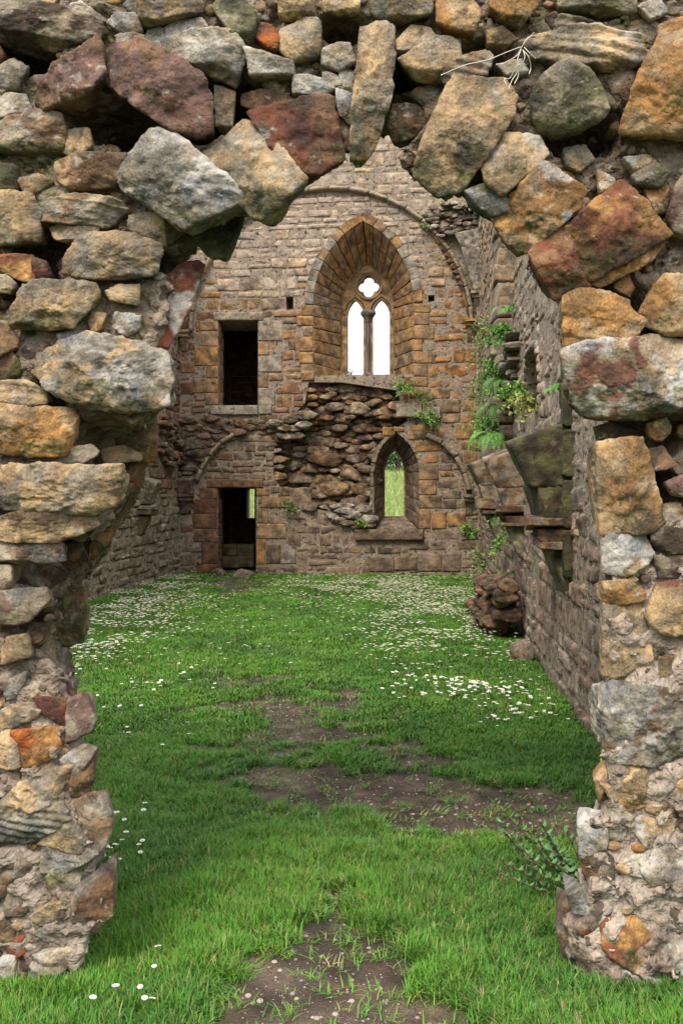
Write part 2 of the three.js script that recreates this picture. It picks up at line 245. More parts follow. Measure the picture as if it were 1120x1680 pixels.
{
  const lo = [-2.0, -0.25, -3.98], hi = [2.0, 3.95, -2.93], cell = 0.0145, NX = 260, cF = new Map(), cB = new Map(), cM = new Map();
  const f = (x, y, z, i, j, k) => {
    const key = j * 1000 + i; let a = cF.get(key), b = cB.get(key), m = cM.get(key);
    if (a === undefined) { a = sdPoly(openF, x, y); b = sdPoly(openB, x, y); m = mortarFront(x, y); cF.set(key, a); cB.set(key, b); cM.set(key, m); }
    const q = clamp((-3.05 - z) / 0.8), open = -lerp(a, b, q), top = y - 3.82 - 0.08 * Math.sin(x * 7), side = Math.abs(x) - 1.93;
    let d = Math.max(open, z - m, -3.88 - z, top, side);
    if (d < 0.09 && d > -0.09) d += 0.034 * fbm(x * 5, y * 5, z * 5, 2) + 0.03 * fbm(x * 18 + 3, y * 18, z * 18, 3, 0.75) - 0.012;
    return d;
  };
  const g = surfaceNets(f, lo, hi, cell, (x, y, z) => [x + 0.6 * z, y + 0.5 * z], (x, y, z) => {
    const n = fbm(x * 6, y * 6, z * 6, 4), n2 = fbm(x * 22, y * 22, z * 22, 3), mo = fbm(x * 8 + 9, y * 8, z * 8, 4); const px = 560 + x / 3.03 * FOCAL, py = HORIZON - (y - EYE) / 3.03 * FOCAL, lime = (px > 900 ? sstep(820, 900, py + 120 * n) : 0.6 * sstep(1080, 1150, py + 120 * n)); let c = mix3(mix3(lin('#928577'), lin('#716150'), sstep(-0.2, 0.3, n)), mix3(lin('#b9aca1'), lin('#a08f80'), sstep(-0.1, 0.4, n)), lime);
    c = c.map((q) => q * (1 + 0.25 * n2)); if (n2 > 0.3) c = mix3(c, lin('#b3a79b'), 0.5); if (mo > 0.26 && lime < 0.3) c = mix3(c, TONE.m, 0.7 * sstep(0.26, 0.4, mo)); return c;
  });
  g.translate(0, 0, NZ); part('mortar_core', g, M.mortar, nearWall);
}
const traced = [];
// tile, tones, outline in that tile, options: f how far the face stands out, z depth of the widest section, u underside cut, m moss, l lichen, k sharpness, s strata
const ST = [
  ['A', 'dg', '0,15 130,20 330,85 345,112 235,132 190,158 0,128', { f: 0.07, u: 0.5, m: 0.25, l: 0.5 }], ['A', 'gw', '-40,-20 110,-20 105,22 40,22 -40,12', {}], ['A', 'ym', '120,-10 195,-10 165,35 115,25', { m: 0.2 }],
  ['A', 'gw', '350,72 400,45 465,45 465,105 400,108', { f: 0.03 }], ['A', 'yg', '472,22 510,-20 668,-20 660,45 600,60 520,75 475,90', { f: 0.08, u: 0.2 }], ['A', 'gw', '410,20 440,-10 500,-10 470,30 430,40', {}],
  ['A', 'gm', '700,30 720,0 800,5 838,60 830,150 800,150 760,110 735,60', { f: 0.06, m: 0.3, u: 0.3 }], ['A', 'wg', '540,85 570,65 660,60 690,100 680,130 545,132', { l: 0.8 }], ['A', 'gw', '540,140 680,130 770,130 808,178 790,225 765,270 690,245 640,205 550,168', { f: 0.09, u: 0.45, m: 0.15, l: 0.6 }],
  ['A', 'wg', '480,90 535,86 532,188 482,180', { l: 0.6 }], ['A', 'gy', '380,115 475,118 470,180 382,150', {}], ['A', 'pb', '128,350 150,290 230,240 330,150 345,262 275,345 160,368', { f: 0.13, l: 0.35, r: 1.2 }], ['A', 'pb', '305,160 340,135 480,168 640,262 697,345 690,432 640,452 585,440 430,300 320,255', { f: 0.16, l: 0.35, r: 1.2, u: 0.1 }],
  ['A', 'gb', '0,440 30,390 120,375 200,385 212,440 205,510 160,520 100,495 -10,490', { f: 0.07, u: 0.35, m: 0.2 }], ['A', 'yg', '205,420 290,420 300,480 250,525 210,500', { f: 0.01 }], ['A', 'by', '190,540 260,515 410,515 418,560 370,610 250,625 195,595', { f: 0.06, u: 0.2 }],
  ['A', 'wg', '430,580 470,510 530,455 585,475 650,525 805,662 690,690 612,750 500,682 430,640', { f: 0.15, m: 0.22, l: 0.6, r: 1.2 }], ['A', 'mv', '560,720 700,660 802,672 735,842 700,840', { f: 0.0, z: -3.2, m: 0.5, l: 0 }], ['A', 'gy', '668,510 800,405 840,415 983,620 860,722 820,708 790,655 680,545', { f: 0.1, m: 0.2, l: 0.3 }],
  ['A', 'rb', '832,395 1050,322 1085,330 1118,520 990,608 968,595 848,412', { f: 0.08, l: 0.1, u: 0.15, spot: 'd' }], ['A', 'bd', '780,280 950,290 930,340 830,350 780,330', { f: -0.03 }], ['A', 'gw', '820,180 870,180 960,210 965,250 830,252', { f: 0.05, u: 0.3 }],
  ['A', 'Oo', '850,75 885,80 915,130 905,165 870,150 845,130', { f: 0.02 }], ['A', 'gy', '920,100 1000,70 1050,75 1045,180 960,200 915,160', { f: 0.04, m: 0.1 }], ['A', 'yd', '925,-10 1030,-10 1030,55 1000,68 925,60', { f: 0.06, u: 0.4, m: 0.3 }], ['A', 'yd', '1062,-10 1180,-10 1170,40 1110,48 1065,40', { f: 0.05, u: 0.3 }],
  ['A', 'gw', '1060,160 1110,138 1150,130 1172,200 1115,230 1055,210', { f: 0.03, k: 7 }], ['A', 'yg', '-20,640 110,650 136,700 130,790 -20,802', { f: 0.08, u: 0.1 }], ['A', 'gb', '135,668 220,645 400,665 422,690 350,748 150,725', { f: 0.07, s: 1, u: 0.2 }], ['A', 'yg', '150,742 320,755 310,785 190,788', { f: 0.04 }],
  ['A', 'yg', '425,700 530,690 545,800 480,802 422,745', { f: 0.0 }], ['A', 'gm', '-10,540 60,555 60,620 -10,640', { f: 0.03, m: 0.2 }], ['A', 'yg', '65,590 130,575 165,592 85,640', {}], ['A', 'gw', '0,215 40,195 92,222 60,285 0,290', {}], ['A', 'wg', '-10,300 80,300 100,350 40,382 -10,380', { f: 0, m: 0.2 }], ['A', 'wy', '960,252 1050,250 1100,285 1060,310 962,300', {}],
  ['A', 'wg', '1110,290 1150,270 1165,420 1120,380', { f: 0 }], ['A', 'gw', '200,40 270,25 330,60 250,75', { f: 0.01 }], ['A', 'gy', '1055,235 1110,240 1110,278 1062,280', { f: 0 }], ['A', 'gy', '700,270 770,285 760,400 705,405', { f: -0.06, m: 0.2 }],
  ['B', 'yg', '60,100 140,85 166,110 166,200 150,330 108,490 80,517 30,517 40,420 55,250', { f: 0.1, l: 0.35 }], ['B', 'yg', '100,20 150,-20 292,-20 282,50 180,85 140,85 100,45', { f: 0.08, u: 0.3, m: 0.2 }], ['B', 'oy', '315,-10 420,10 452,50 430,117 385,112 320,85', { f: 0.08, l: 0 }],
  ['B', 'oy', '485,-10 600,-10 640,10 605,60 585,90 530,75 490,40', { f: 0.08, u: 0.4, m: 0.25, l: 0 }], ['B', 'mg', '710,-20 955,-20 952,45 850,52 720,30', { f: 0.07, u: 0.4, m: 0.35 }], ['B', 'yg', '180,140 230,95 285,100 300,130 230,170 185,170', { f: 0.04 }],
  ['B', 'yg', '195,210 300,140 382,140 365,185 382,250 320,272 250,262', { f: 0.08, u: 0.3, m: 0.15, l: 0.4 }], ['B', 'gb', '320,262 400,200 485,170 492,195 470,250 400,267 340,282', { f: 0.06, s: 0.6 }], ['B', 'yd', '475,110 530,95 572,130 545,150 480,147', { f: 0.03 }],
  ['B', 'db', '170,330 260,340 302,380 240,440 170,460 150,400', { f: -0.08 }], ['B', 'yg', '365,285 520,285 557,345 540,402 430,572 395,622 320,647 300,612 243,582 250,545 330,400', { f: 0.15, u: 0.12, m: 0.22, l: 0.15, r: 0.8, tilt: 0.3 }],
  ['B', 'gm', '618,335 640,290 700,245 745,245 800,285 838,330 852,380 800,430 720,457 660,440 620,395', { f: 0.16, k: 6, u: 0.25, m: 0.3, r: 0.8 }], ['B', 'oy', '950,395 1010,180 1040,133 1180,133 1180,458 1000,452 905,442', { f: 0.17, l: 0, u: 0.15, m: 0.18, r: 0.9, k: 13 }],
  ['B', 'gy', '605,150 700,110 850,100 982,140 988,190 920,237 760,217 640,197', { f: 0.08, s: 1.4, m: 0.2, u: 0.2 }], ['B', 'gm', '700,90 800,72 872,92 800,108 700,106', { f: 0.03, s: 1 }], ['B', 'yw', '980,20 1040,-5 1070,40 1020,60', { f: 0.02 }], ['B', 'oy', '1040,90 1160,45 1160,112 1040,130', { f: 0.04, l: 0 }],
  ['B', 'yw', '463,548 520,458 640,458 672,512 620,547 560,602 512,652 478,622', { f: 0.1, l: 0.2, m: 0.1 }], ['B', 'oy', '498,712 640,570 670,563 772,650 767,682 660,762 602,832 570,822 520,762', { f: 0.13, l: 0, m: 0.1, r: 1.2, spot: 'w' }],
  ['P', 'or', '928,378 1010,304 1025,309 1093,387 1040,416 968,462 938,430', { f: 0.14, l: 0, r: 1 }], ['P', 'rb', '868,420 888,392 930,376 968,432 972,468 938,482 908,492 890,462', { f: 0.1, l: 0.05 }], ['P', 'oy', '955,455 1045,412 1095,390 1060,432 985,470', { f: 0.06, l: 0 }],
  ['B', 'pg', '1070,705 1090,630 1120,580 1180,570 1180,790 1085,762', { f: 0.08, l: 0.1 }], ['B', 'gm', '950,582 1020,545 1067,572 1040,612 960,602', { f: 0.05, m: 0.4 }], ['B', 'yg', '730,480 800,473 832,520 780,562 740,542', { f: 0.01 }], ['B', 'yw', '840,560 900,590 912,612 850,632', { f: 0 }], ['B', 'wy', '925,520 1000,508 1042,540 960,562', { f: 0.01 }],
  ['B', 'mw', '405,640 470,618 562,690 495,714 440,682', { f: 0.08, m: 0.35 }], ['B', 'dg', '840,290 910,310 907,352 850,337', { f: 0 }], ['B', 'gw', '510,210 590,198 612,230 540,252', { f: 0.02 }], ['B', 'gw', '-5,210 40,228 30,350 -5,340', { f: 0 }], ['B', 'oy', '1000,610 1060,600 1075,690 1040,700', { f: 0 }],
  ['P', 'gy', '113,448 128,410 150,392 215,388 263,403 252,448 225,457 150,456', { f: 0.1, l: 0.4, u: 0.15, m: 0.1 }], ['C', 'or', '-20,112 60,80 205,68 217,236 130,222 20,172', { f: 0.05, l: 0 }], ['C', 'rb', '218,92 290,120 317,200 240,242 219,236', { f: 0.04, l: 0 }], ['C', 'yg', '-10,200 60,203 107,250 80,287 -10,272', { f: 0.04 }],
  ['C', 'yg', '93,472 160,270 330,268 440,248 592,280 602,332 500,440 450,502 240,522 110,512', { f: 0.1, l: 0.2, u: 0.12, m: 0.1, r: 1.2 }], ['C', 'yg', '660,302 740,263 852,263 842,372 760,342 680,342', { f: 0.03 }],
  ['C', 'wg', '318,690 340,668 500,648 560,588 740,598 1000,658 1037,720 1022,982 900,1008 560,1002 400,922 328,862', { f: 0.15, u: 0.16, m: 0.25, l: 0.6, r: 1.3, tilt: 0.12, spot: 'y' }], ['P', 'rw', '246,525 262,472 288,432 320,424 338,432 302,518 276,566 248,552', { f: 0.03, z: -3.14, l: 0.15 }],
  ['C', 'yg', '-20,860 150,848 302,930 292,972 150,988 -20,978', { f: 0.06, s: 0.5, m: 0.1 }], ['C', 'bg', '-20,480 60,488 112,600 105,642 60,662 -20,702', { f: 0.05 }], ['C', 'mb', '-20,702 60,652 132,740 120,802 -20,842', { f: 0.02, m: 0.35 }], ['C', 'oy', '-20,1008 450,1028 473,1060 412,1283 120,1288 -20,1267', { f: 0.1, l: 0, tilt: 0.15 }],
  ['C', 'gb', '200,1322 450,1278 560,1228 602,1270 580,1302 500,1348', { f: 0.04 }], ['C', 'yg', '-20,1420 100,1358 330,1388 560,1378 742,1388 742,1482 700,1582 560,1642 430,1652 300,1612 -20,1602', { f: 0.12, l: 0.1, r: 1.5, facets: 4 }],
  ['C', 'yg', '180,640 320,638 322,822 240,832 190,782', { f: 0 }], ['C', 'oy', '560,440 642,438 622,512 580,532', { f: 0.03, l: 0 }], ['C', 'wg', '700,418 862,438 852,522 780,562 700,512', { f: 0.02 }], ['C', 'wg', '350,562 480,538 492,640 400,652', { f: 0.02 }],
  ['C', 'gy', '620,1262 760,1240 862,1288 860,1316 640,1328', { f: 0, z: -3.3 }],
  ['D', 'yb', '-20,75 200,48 450,88 592,58 602,112 460,182 330,207 -20,202', { f: 0.08, l: 0.45 }], ['D', 'gb', '-20,220 80,213 370,228 392,322 150,352 -20,332', { f: 0.06, m: 0.15, u: 0.3 }], ['D', 'yg', '-20,365 75,363 82,480 20,512 -20,502', { f: 0.04 }],
  ['D', 'gp', '-20,540 130,518 290,508 307,570 200,682 -20,722', { f: 0.1, l: 0.45, u: 0.2 }], ['D', 'bd', '180,762 220,718 277,750 262,822 195,847', { f: 0.03 }], ['D', 'yb', '38,852 60,800 182,783 202,902 40,947', { f: 0.07, l: 0.1 }], ['D', 'yg', '-20,800 35,818 22,922 -20,922', { f: 0.05 }],
  ['D', 'gw', '38,1092 162,1028 152,1092 110,1152 50,1172', { f: 0.03 }], ['D', 'rb', '218,1172 440,1188 442,1372 400,1335 258,1242', { f: 0.05, l: 0 }], ['D', 'gp', '438,1188 500,1148 542,1190 588,1292 577,1342 440,1402', { f: 0.08, l: 0.5 }], ['D', 'gp', '380,1062 440,1078 448,1152 378,1152', { f: 0.02, z: -3.12 }],
  ['D', 'yg', '-20,1280 90,1218 252,1250 230,1292 100,1342 -20,1402', { f: 0.04 }], ['D', 'Oo', '110,1372 360,1343 392,1370 382,1482 330,1532 150,1572 120,1560', { f: 0.08, l: 0, r: 0.8 }], ['D', 'yg', '-20,1440 80,1372 122,1376 130,1562 60,1582 -20,1562', { f: 0.08 }],
  ['E', 'bp', '448,152 480,60 577,-10 582,130 552,242 470,322', { f: 0.06, l: 0.1, tilt: 0.4 }], ['E', 'gw', '400,60 480,0 540,-30 577,-15 480,80 445,150', { f: 0.07, l: 0.5 }],
  ['E', 'gy', '-20,352 150,200 320,108 442,98 412,182 280,332 130,452 -20,472', { f: 0.09, l: 0.4, r: 1.5 }], ['E', 'gw', '-20,472 130,455 380,262 422,402 250,502 90,552 -20,532', { f: 0.09, s: 1, l: 0.5 }],
  ['E', 'gb', '478,312 540,268 622,257 664,300 693,430 662,552 570,622 560,560 540,420', { f: 0.09, l: 0.4, k: 9 }], ['E', 'gy', '268,562 430,420 530,368 562,520 572,582 480,602 430,562', { f: 0.08, l: 0.3 }], ['E', 'gw', '278,592 480,562 582,612 490,672 420,722 270,732', { f: 0.06 }],
  ['E', 'gb', '-20,652 150,618 202,700 192,802 100,852 -20,892', { f: 0.06, l: 0.2 }], ['E', 'pg', '58,882 180,838 202,930 150,1002 40,1012', { f: 0.04 }], ['E', 'yg', '208,1002 300,938 422,918 382,1082 330,1042 220,1032', { f: 0.06, l: 0.1 }],
  ['E', 'bg', '458,980 470,900 520,800 622,718 693,800 688,1002 580,1102 520,1092', { f: 0.07, l: 0.15 }], ['E', 'wg', '218,1112 300,1058 372,1090 372,1142 290,1157', { f: 0.04, l: 0.7 }], ['E', 'rb', '38,1182 160,1138 172,1222 110,1262 50,1242', { f: 0.03 }],
  ['E', 'gw', '108,1282 300,1250 500,1168 517,1232 400,1312 300,1402 180,1392', { f: 0.06, s: 0.8 }], ['E', 'wg', '-20,1280 100,1258 97,1322 -20,1382', { f: 0.05, l: 0.6 }], ['E', 'gm', '298,762 400,698 512,708 462,862 400,922 320,852', { f: 0.05, m: 0.15 }], ['E', 'gb', '300,1400 420,1310 515,1240 490,1300 380,1390', { f: 0.0, z: -3.1 }], ['E', 'gb', '-20,1420 60,1390 110,1460 60,1520 -20,1530', { f: 0.04 }], ['E', 'gb', '-20,1040 40,1030 100,1090 80,1170 -20,1200', { f: 0.03, l: 0.4 }],
  ['F', 'oy', '433,322 600,278 762,338 833,490 790,542 570,592 438,617', { f: 0.1, l: 0.1, s: 0.4 }], ['F', 'yo', '858,432 900,330 980,208 1180,170 1180,520 1000,520 872,455', { f: 0.1, l: 0, u: 0.2, m: 0.15 }],
  ['F', 'wy', '438,642 600,588 720,638 1000,588 1080,558 1180,555 1180,1005 950,985 820,1002 620,1003 530,972 478,852', { f: 0.17, u: 0.32, m: 0.28, l: 0.45, r: 1, tilt: 0.1, spot: 'r' }], ['F', 'oy', '733,232 800,188 822,230 790,292 740,262', { f: 0.0, l: 0 }],
  ['P', 'yo', '979,731 1050,721 1061,785 1081,830 1086,856 1055,869 985,871 979,800', { f: 0.08, l: 0.15 }], ['F', 'oy', '913,1040 1000,1013 1032,1080 990,1122 930,1102', { f: 0.03, l: 0 }], ['F', 'mb', '618,1052 700,1028 902,1090 780,1152 640,1132', { f: 0.0, z: -3.12, m: 0.3 }], ['F', 'db', '878,1192 1000,1168 1082,1270 950,1302', { f: 0.02 }], ['F', 'pg', '1018,1372 1120,1328 1180,1330 1180,1440 1050,1432', { f: 0.04 }], ['F', 'dg', '900,20 1000,-20 1120,10 1120,120 980,150', { f: 0.0, z: -3.15 }],
  ['G', 'wy', '658,202 690,148 900,168 942,260 890,332 780,397 663,382', { f: 0.05, l: 0.5 }], ['G', 'oy', '653,440 780,428 872,490 862,532 780,552 658,547', { f: 0.07, l: 0.1 }], ['G', 'yg', '663,560 850,568 892,700 902,902 830,932 720,972 663,952', { f: 0.06, l: 0.2, tilt: 0.1 }],
  ['G', 'yr', '938,522 960,458 1120,438 1180,440 1180,712 1000,714 920,672 888,622', { f: 0.13, l: 0.1, u: 0.1 }], ['G', 'yg', '878,730 1010,758 1022,822 960,832', { f: 0.03 }], ['G', 'yo', '918,870 1040,878 1092,930 1080,982 980,992 930,942', { f: 0.06, l: 0 }],
  ['G', 'wg', '658,1062 700,1018 900,1078 1180,1090 1180,1402 900,1442 690,1432 653,1250', { f: 0.1, l: 0.5, tilt: 0.1, r: 1.2, spot: 'b' }], ['G', 'dg', '958,300 1120,338 1180,340 1180,392 980,397', { f: 0.03 }], ['G', 'dg', '938,120 1120,128 1180,130 1180,252 1000,262 940,212', { f: 0.02, l: 0.2 }], ['G', 'gb', '1000,820 1120,830 1180,830 1180,900 1040,880', { f: 0.02 }],
  ['H', 'yo', '678,92 780,80 892,108 892,202 830,292 760,282 688,182', { f: 0.07, l: 0.25 }], ['H', 'oy', '948,192 1010,118 1120,78 1180,70 1180,280 1050,332 958,242', { f: 0.06, l: 0.1 }], ['H', 'yo', '678,242 760,280 882,312 800,334 720,312', { f: 0.05 }], ['H', 'yo', '628,192 680,108 692,182 640,252', { f: 0.04 }],
  ['H', 'wg', '518,402 560,348 640,358 662,480 640,562 528,602', { f: 0.06, l: 0.5 }], ['H', 'bg', '538,622 620,548 682,600 712,832 640,772 550,702', { f: 0.06, l: 0.3, tilt: 0.4 }], ['H', 'yw', '838,390 900,363 1062,400 1042,472 980,532 900,542 848,482', { f: 0.05, l: 0.3 }], ['H', 'yw', '708,652 800,598 902,588 872,702 770,682', { f: 0.07, l: 0.4 }],
  ['H', 'wg', '878,662 960,558 1120,478 1180,470 1180,855 1000,822 920,742', { f: 0.08, l: 0.5, r: 1.1 }], ['H', 'yb', '698,682 780,698 772,782 730,832', { f: 0.03 }], ['H', 'rg', '798,812 850,738 922,758 922,932 880,947', { f: 0.04, l: 0.1 }], ['H', 'rg', '498,1002 560,938 622,938 602,1072 540,1062', { f: 0.06, l: 0.05 }],
  ['H', 'or', '638,962 730,908 840,958 912,1050 902,1132 830,1232 780,1192 650,1082', { f: 0.08, l: 0.15, r: 1.2 }], ['H', 'wg', '978,882 1120,858 1180,850 1180,1462 1050,1422 988,1282 973,1002', { f: 0.08, l: 0.5, tilt: 0.1 }], ['H', 'gb', '398,1062 400,940 440,868 490,848 532,1000 552,1062 540,1192 430,1172', { f: 0.06, k: 8, l: 0.3, z: -3.12 }],
  ['H', 'wg', '458,832 560,778 702,852 680,922 560,932 488,932', { f: 0.04, l: 0.6 }], ['H', 'gb', '568,1202 600,1188 692,1342 762,1580 620,1482 558,1332', { f: 0.06 }], ['H', 'wg', '600,1212 800,1258 980,1300 1180,1480 1180,1640 790,1640 690,1332', { f: 0.09, l: 0.5, r: 1.5 }], ['H', 'gw', '648,482 750,418 802,470 780,502 690,492', { f: 0.03 }], ['H', 'gb', '470,1500 600,1440 700,1580 640,1660 500,1640', { f: 0.03, z: -3.08 }],
  // stones of the reveal, deeper in the thickness of the wall
  ['C', 'yo', '828,1072 955,1050 958,1335 868,1335 835,1300', { z: -3.62, f: 0.1, b: 0.25, l: 0, m: 0.05 }], ['C', 'bo', '740,1372 880,1345 862,1482 765,1640 705,1700 715,1540', { z: -3.62, f: 0.06, l: 0 }], ['D', 'bo', '640,100 720,0 755,30 690,180 600,300 540,340 560,250', { z: -3.6, f: 0.05, l: 0 }],
  ['D', 'mb', '282,622 400,558 512,600 507,832 390,862 268,872', { z: -3.5, f: 0.06, m: 0.3 }], ['D', 'bg', '400,560 440,478 512,500 515,602', { z: -3.6, f: 0.05 }], ['D', 'mg', '178,962 290,898 400,880 372,1060 200,1082', { z: -3.3, f: 0.03, m: 0.3 }], ['C', 'bd', '480,1080 640,1060 800,1090 790,1240 640,1230', { z: -3.5, f: 0.0 }], ['D', 'db', '100,390 300,370 400,430 300,500 120,490', { z: -3.3, f: 0.0 }], ['D', 'bd', '300,260 480,210 520,330 400,420 330,360', { z: -3.45, f: 0 }],
  ['P', 'yb', '128,690 222,686 228,762 205,790 150,790', { z: -3.75, f: 0.02, m: 0.2 }],
];
ST.forEach(([t, tones, s, o], i) => {
  const [ox, oy, k] = TILE[t], z0 = o.z ?? -3.05, px = pairs(s).map(([x, y]) => [ox + x / k, oy + y / k]), mx = px.reduce((q, p) => q + p[0] / px.length, 0), my = px.reduce((q, p) => q + p[1] / px.length, 0), pts = poly(px.map(([x, y]) => [mx + (x - mx) * 1.045, my + (y - my) * 1.045]), -z0 - 0.03);
  traced.push(poly(px, 3.03));
  let ext = 0; for (const a of px) for (const b of px) ext = Math.max(ext, Math.hypot(a[0] - b[0], a[1] - b[1]));
  const g = rock(pts, z0, { seed: 1000 + i * 17, front: Math.max(0.012, 0.028 + 0.6 * (o.f ?? 0.02)), back: o.b ?? 0.2, sharp: o.k ? o.k * 1.6 : 64, rough: (o.r ?? 1) * clamp(ext / 130, 0.45, 1.15), detail: ext > 170 ? 30 : ext > 110 ? 24 : ext > 60 ? 17 : 11, facets: o.facets ?? (ext > 90 ? 3 : 2), tones, moss: o.m ?? 0.04, lichen: o.l ?? 0.3, taper: -0.34, under: o.u ?? 0, strata: o.s ?? 0, tilt: o.tilt ?? 0.22, spot: o.spot ?? '' });
  g.translate(0, 0, NZ); part('stone', g, M.rock, nearWall);
});
{ // smaller stones bedded between the traced ones, and the wall going on beyond the picture's edges
  const rng = rngOf(91), cells = [], blob = (x, y, rx, ry) => { const n = 6 + Math.floor(rng() * 3), a0 = rng() * 6; return [...Array(n).keys()].map((k) => { const a = a0 + k / n * 6.283, q = 0.8 + 0.3 * rng(); return [x + Math.cos(a) * rx * q, y + Math.sin(a) * ry * q]; }); };
  const free = (x, y, r) => { if (sdPoly(openF, x, y) < r * 1.05) return false; for (const p of traced) if (sdPoly(p, x, y) < r * 0.9) return false; for (const c of cells) if (Math.hypot(c[0] - x, c[1] - y) < (c[2] + r) * 0.95) return false; return true; };
  let made = 0, chips = [];
  const tonesOf = ['gy', 'gw', 'yg', 'oy', 'gb', 'bg', 'wg', 'yo', 'pg'];
  const tryAt = (x, y, rx, ry) => { const z = mortarFront(x, y); cells.push([x, y, (rx + ry) / 2]);
    const g = rock(blob(x, y, rx, ry), z, { seed: 5000 + cells.length * 13, front: 0.012 + 0.25 * ry, back: 0.1, sharp: 26, rough: clamp(rx * 8, 0.3, 1), detail: rx > 0.07 ? 13 : rx > 0.03 ? 7 : 4, tones: tonesOf[Math.floor(rng() * tonesOf.length)], lichen: 0.3, moss: 0.05, tilt: 0.3 });
    g.translate(0, 0, NZ); if (made < 120) { part('stone', g, M.rock, nearWall); made++; } else chips.push(g); };
  for (const [r0, r1, tries] of [[0.045, 0.07, 1500], [0.025, 0.04, 4000], [0.01, 0.022, 9000]]) for (let k = 0; k < tries; k++) { const x = (rng() - 0.5) * 2.5, y = 0.02 + rng() * 3.3, r = lerp(r0, r1, rng()); if (free(x, y, r)) tryAt(x, y, r * 1.25, r * 0.85); }
  for (let k = 0; k < 1400; k++) { const side = rng() < 0.5 ? -1 : 1, top = rng() < 0.22, x = top ? (rng() - 0.5) * 3.7 : side * (1.2 + rng() * 0.68), y = top ? 3.3 + rng() * 0.45 : rng() * 3.7, r = 0.065 + rng() * 0.08; if (free(x, y, r)) tryAt(x, y, r * 1.35, r * 0.85); }
  if (chips.length) part('stone_chips', mergeGeometries(chips), M.rock, nearWall).userData.kind = 'stuff';
}
// ---------------------------------------------------------------- masonry walls of the room
const Z = V3(0, 0, 1);
function wallOf(name, label, s, t, turn) { const [x, z] = toWorld(s, t), g = thing(name, label, 'wall', x, 0, z); g.rotation.y = turn; return { g, list: [] }; }
function put(wall, name, g, mat, weight) { wall.list.push({ name, g, mat, weight }); }
function finish(wall) {
  const by = new Map(); for (const e of wall.list) { if (!by.has(e.name)) by.set(e.name, []); by.get(e.name).push(e); }
  for (const [name, l] of by) {
    l.sort((a, b) => b.weight - a.weight); l.slice(0, 290).forEach((e) => part(name, e.g, e.mat, wall.g));
    const rest = new Map(); for (const e of l.slice(290)) { if (!rest.has(e.mat)) rest.set(e.mat, []); rest.get(e.mat).push(e.g); }
    for (const [mat, gs] of rest) part('smaller_' + name + 's', mergeGeometries(gs), mat, wall.g).userData.kind = 'stuff';
  }
}
function quadBlock(a, b, c, d, n, depth, o) { const k = b.clone().sub(a).cross(d.clone().sub(a)).dot(n); return k > 0 ? block(a, b, c, d, n, depth, o) : block(a, d, c, b, n, depth, o); }
let SEED = 100;
function courses(wall, o) {             // rows of squared rubble on the plane z = out of a wall, leaving openings free
  const { u0, u1, v0 = 0, v1, rowH, width, free, tone, mat, name = 'stone', out = 0, rough = 0.014, jitter = 0.014, proud = 0.018, weight = (u, v, w, h) => w * h, seed, nx, ny } = o, rng = rngOf(seed), wav = (v, u) => v + 0.028 * noise(u * 1.3, v * 7.7, seed) + 0.014 * noise(u * 4, v * 9.1, seed + 2);
  let v = v0;
  while (v < v1 - 0.05) {
    let h = lerp(...rowH(v), rng()); if (v1 - v - h < 0.09) h = v1 - v;
    const st = 0.03, ok = (u) => free(u, v + 0.25 * h) && free(u, v + 0.75 * h); let a = null;
    const fillRun = (s, e) => {
      let u = s;
      while (e - u > 0.05) {
        let w = lerp(...width(v), rng() * rng() * 0.6 + rng() * 0.4) * (rng() < 0.12 ? 0.55 : 1); if (e - u - w < 0.12) w = e - u;
        const split = h > 0.19 && rng() < 0.22, rows = split ? [[0, 0.48], [0.48, 1]] : [[0, 1]];
        for (const [p, q] of rows) {
          const t0 = (rng() - 0.5) * 0.02, y = (uu, f) => lerp(wav(v, uu), wav(v + h, uu), f), c = tone(u + w / 2, v + h * (p + q) / 2, rng), dz = (rng() - 0.5) * proud * 2;
          put(wall, name, block(V3(u, y(u, p), out), V3(u + w, y(u + w, p), out), V3(u + w + t0, y(u + w, q), out), V3(u + t0, y(u, q), out), Z, dz, { seed: SEED += 7, color: c, rough, jitter, gap: 0.008 + 0.006 * rng(), round: 0.02, sink: 0.07, nx: nx ?? (w > 0.35 ? 5 : 3), ny: ny ?? 3 }), typeof mat === 'function' ? mat(u, v, rng) : mat, weight(u + w / 2, v, w, h * (q - p)));
        }
        u += w;
      }
    };
    for (let u = u0; u <= u1 + 1e-6; u += st) { const f = u < u1 - 1e-6 && ok(u); if (f && a === null) a = u; if ((!f || u + st > u1) && a !== null) { fillRun(a, f ? u1 : u); a = null; } }
    v += h;
  }
}
const pickTone = (list) => { const L = list.map(lin); return (rng, u = rng() * 9, v = rng() * 9) => { const q = clamp(0.5 + 0.9 * fbm(u * 0.9, v * 1.1, 12.5, 3)) * (L.length - 1.001), i = Math.floor(q), k = 0.9 + 0.2 * rng(); return mix3(mix3(L[i], L[i + 1], q - i), L[Math.floor(rng() * L.length)], 0.45).map((x) => x * k); }; };
const plain = (hex) => std({ color: new THREE.Color(hex), map: stoneMap, bumpMap: stoneBump, bumpScale: 0.02 });
M.trim = plain('#a98a63'); M.greyTrim = plain('#7d7264');
function extrude(pts, holes, z0, z1, bevel = 0) {
  const s = new THREE.Shape(pts.map((p) => new THREE.Vector2(...p))); for (const h of holes) s.holes.push(new THREE.Path(h.map((p) => new THREE.Vector2(...p))));
  const g = new THREE.ExtrudeGeometry(s, { depth: z1 - z0 - 2 * bevel, bevelEnabled: bevel > 0, bevelThickness: bevel, bevelSize: bevel, bevelOffset: -bevel, bevelSegments: 2, curveSegments: 12 }); g.translate(0, 0, z0 + bevel); return g;
}
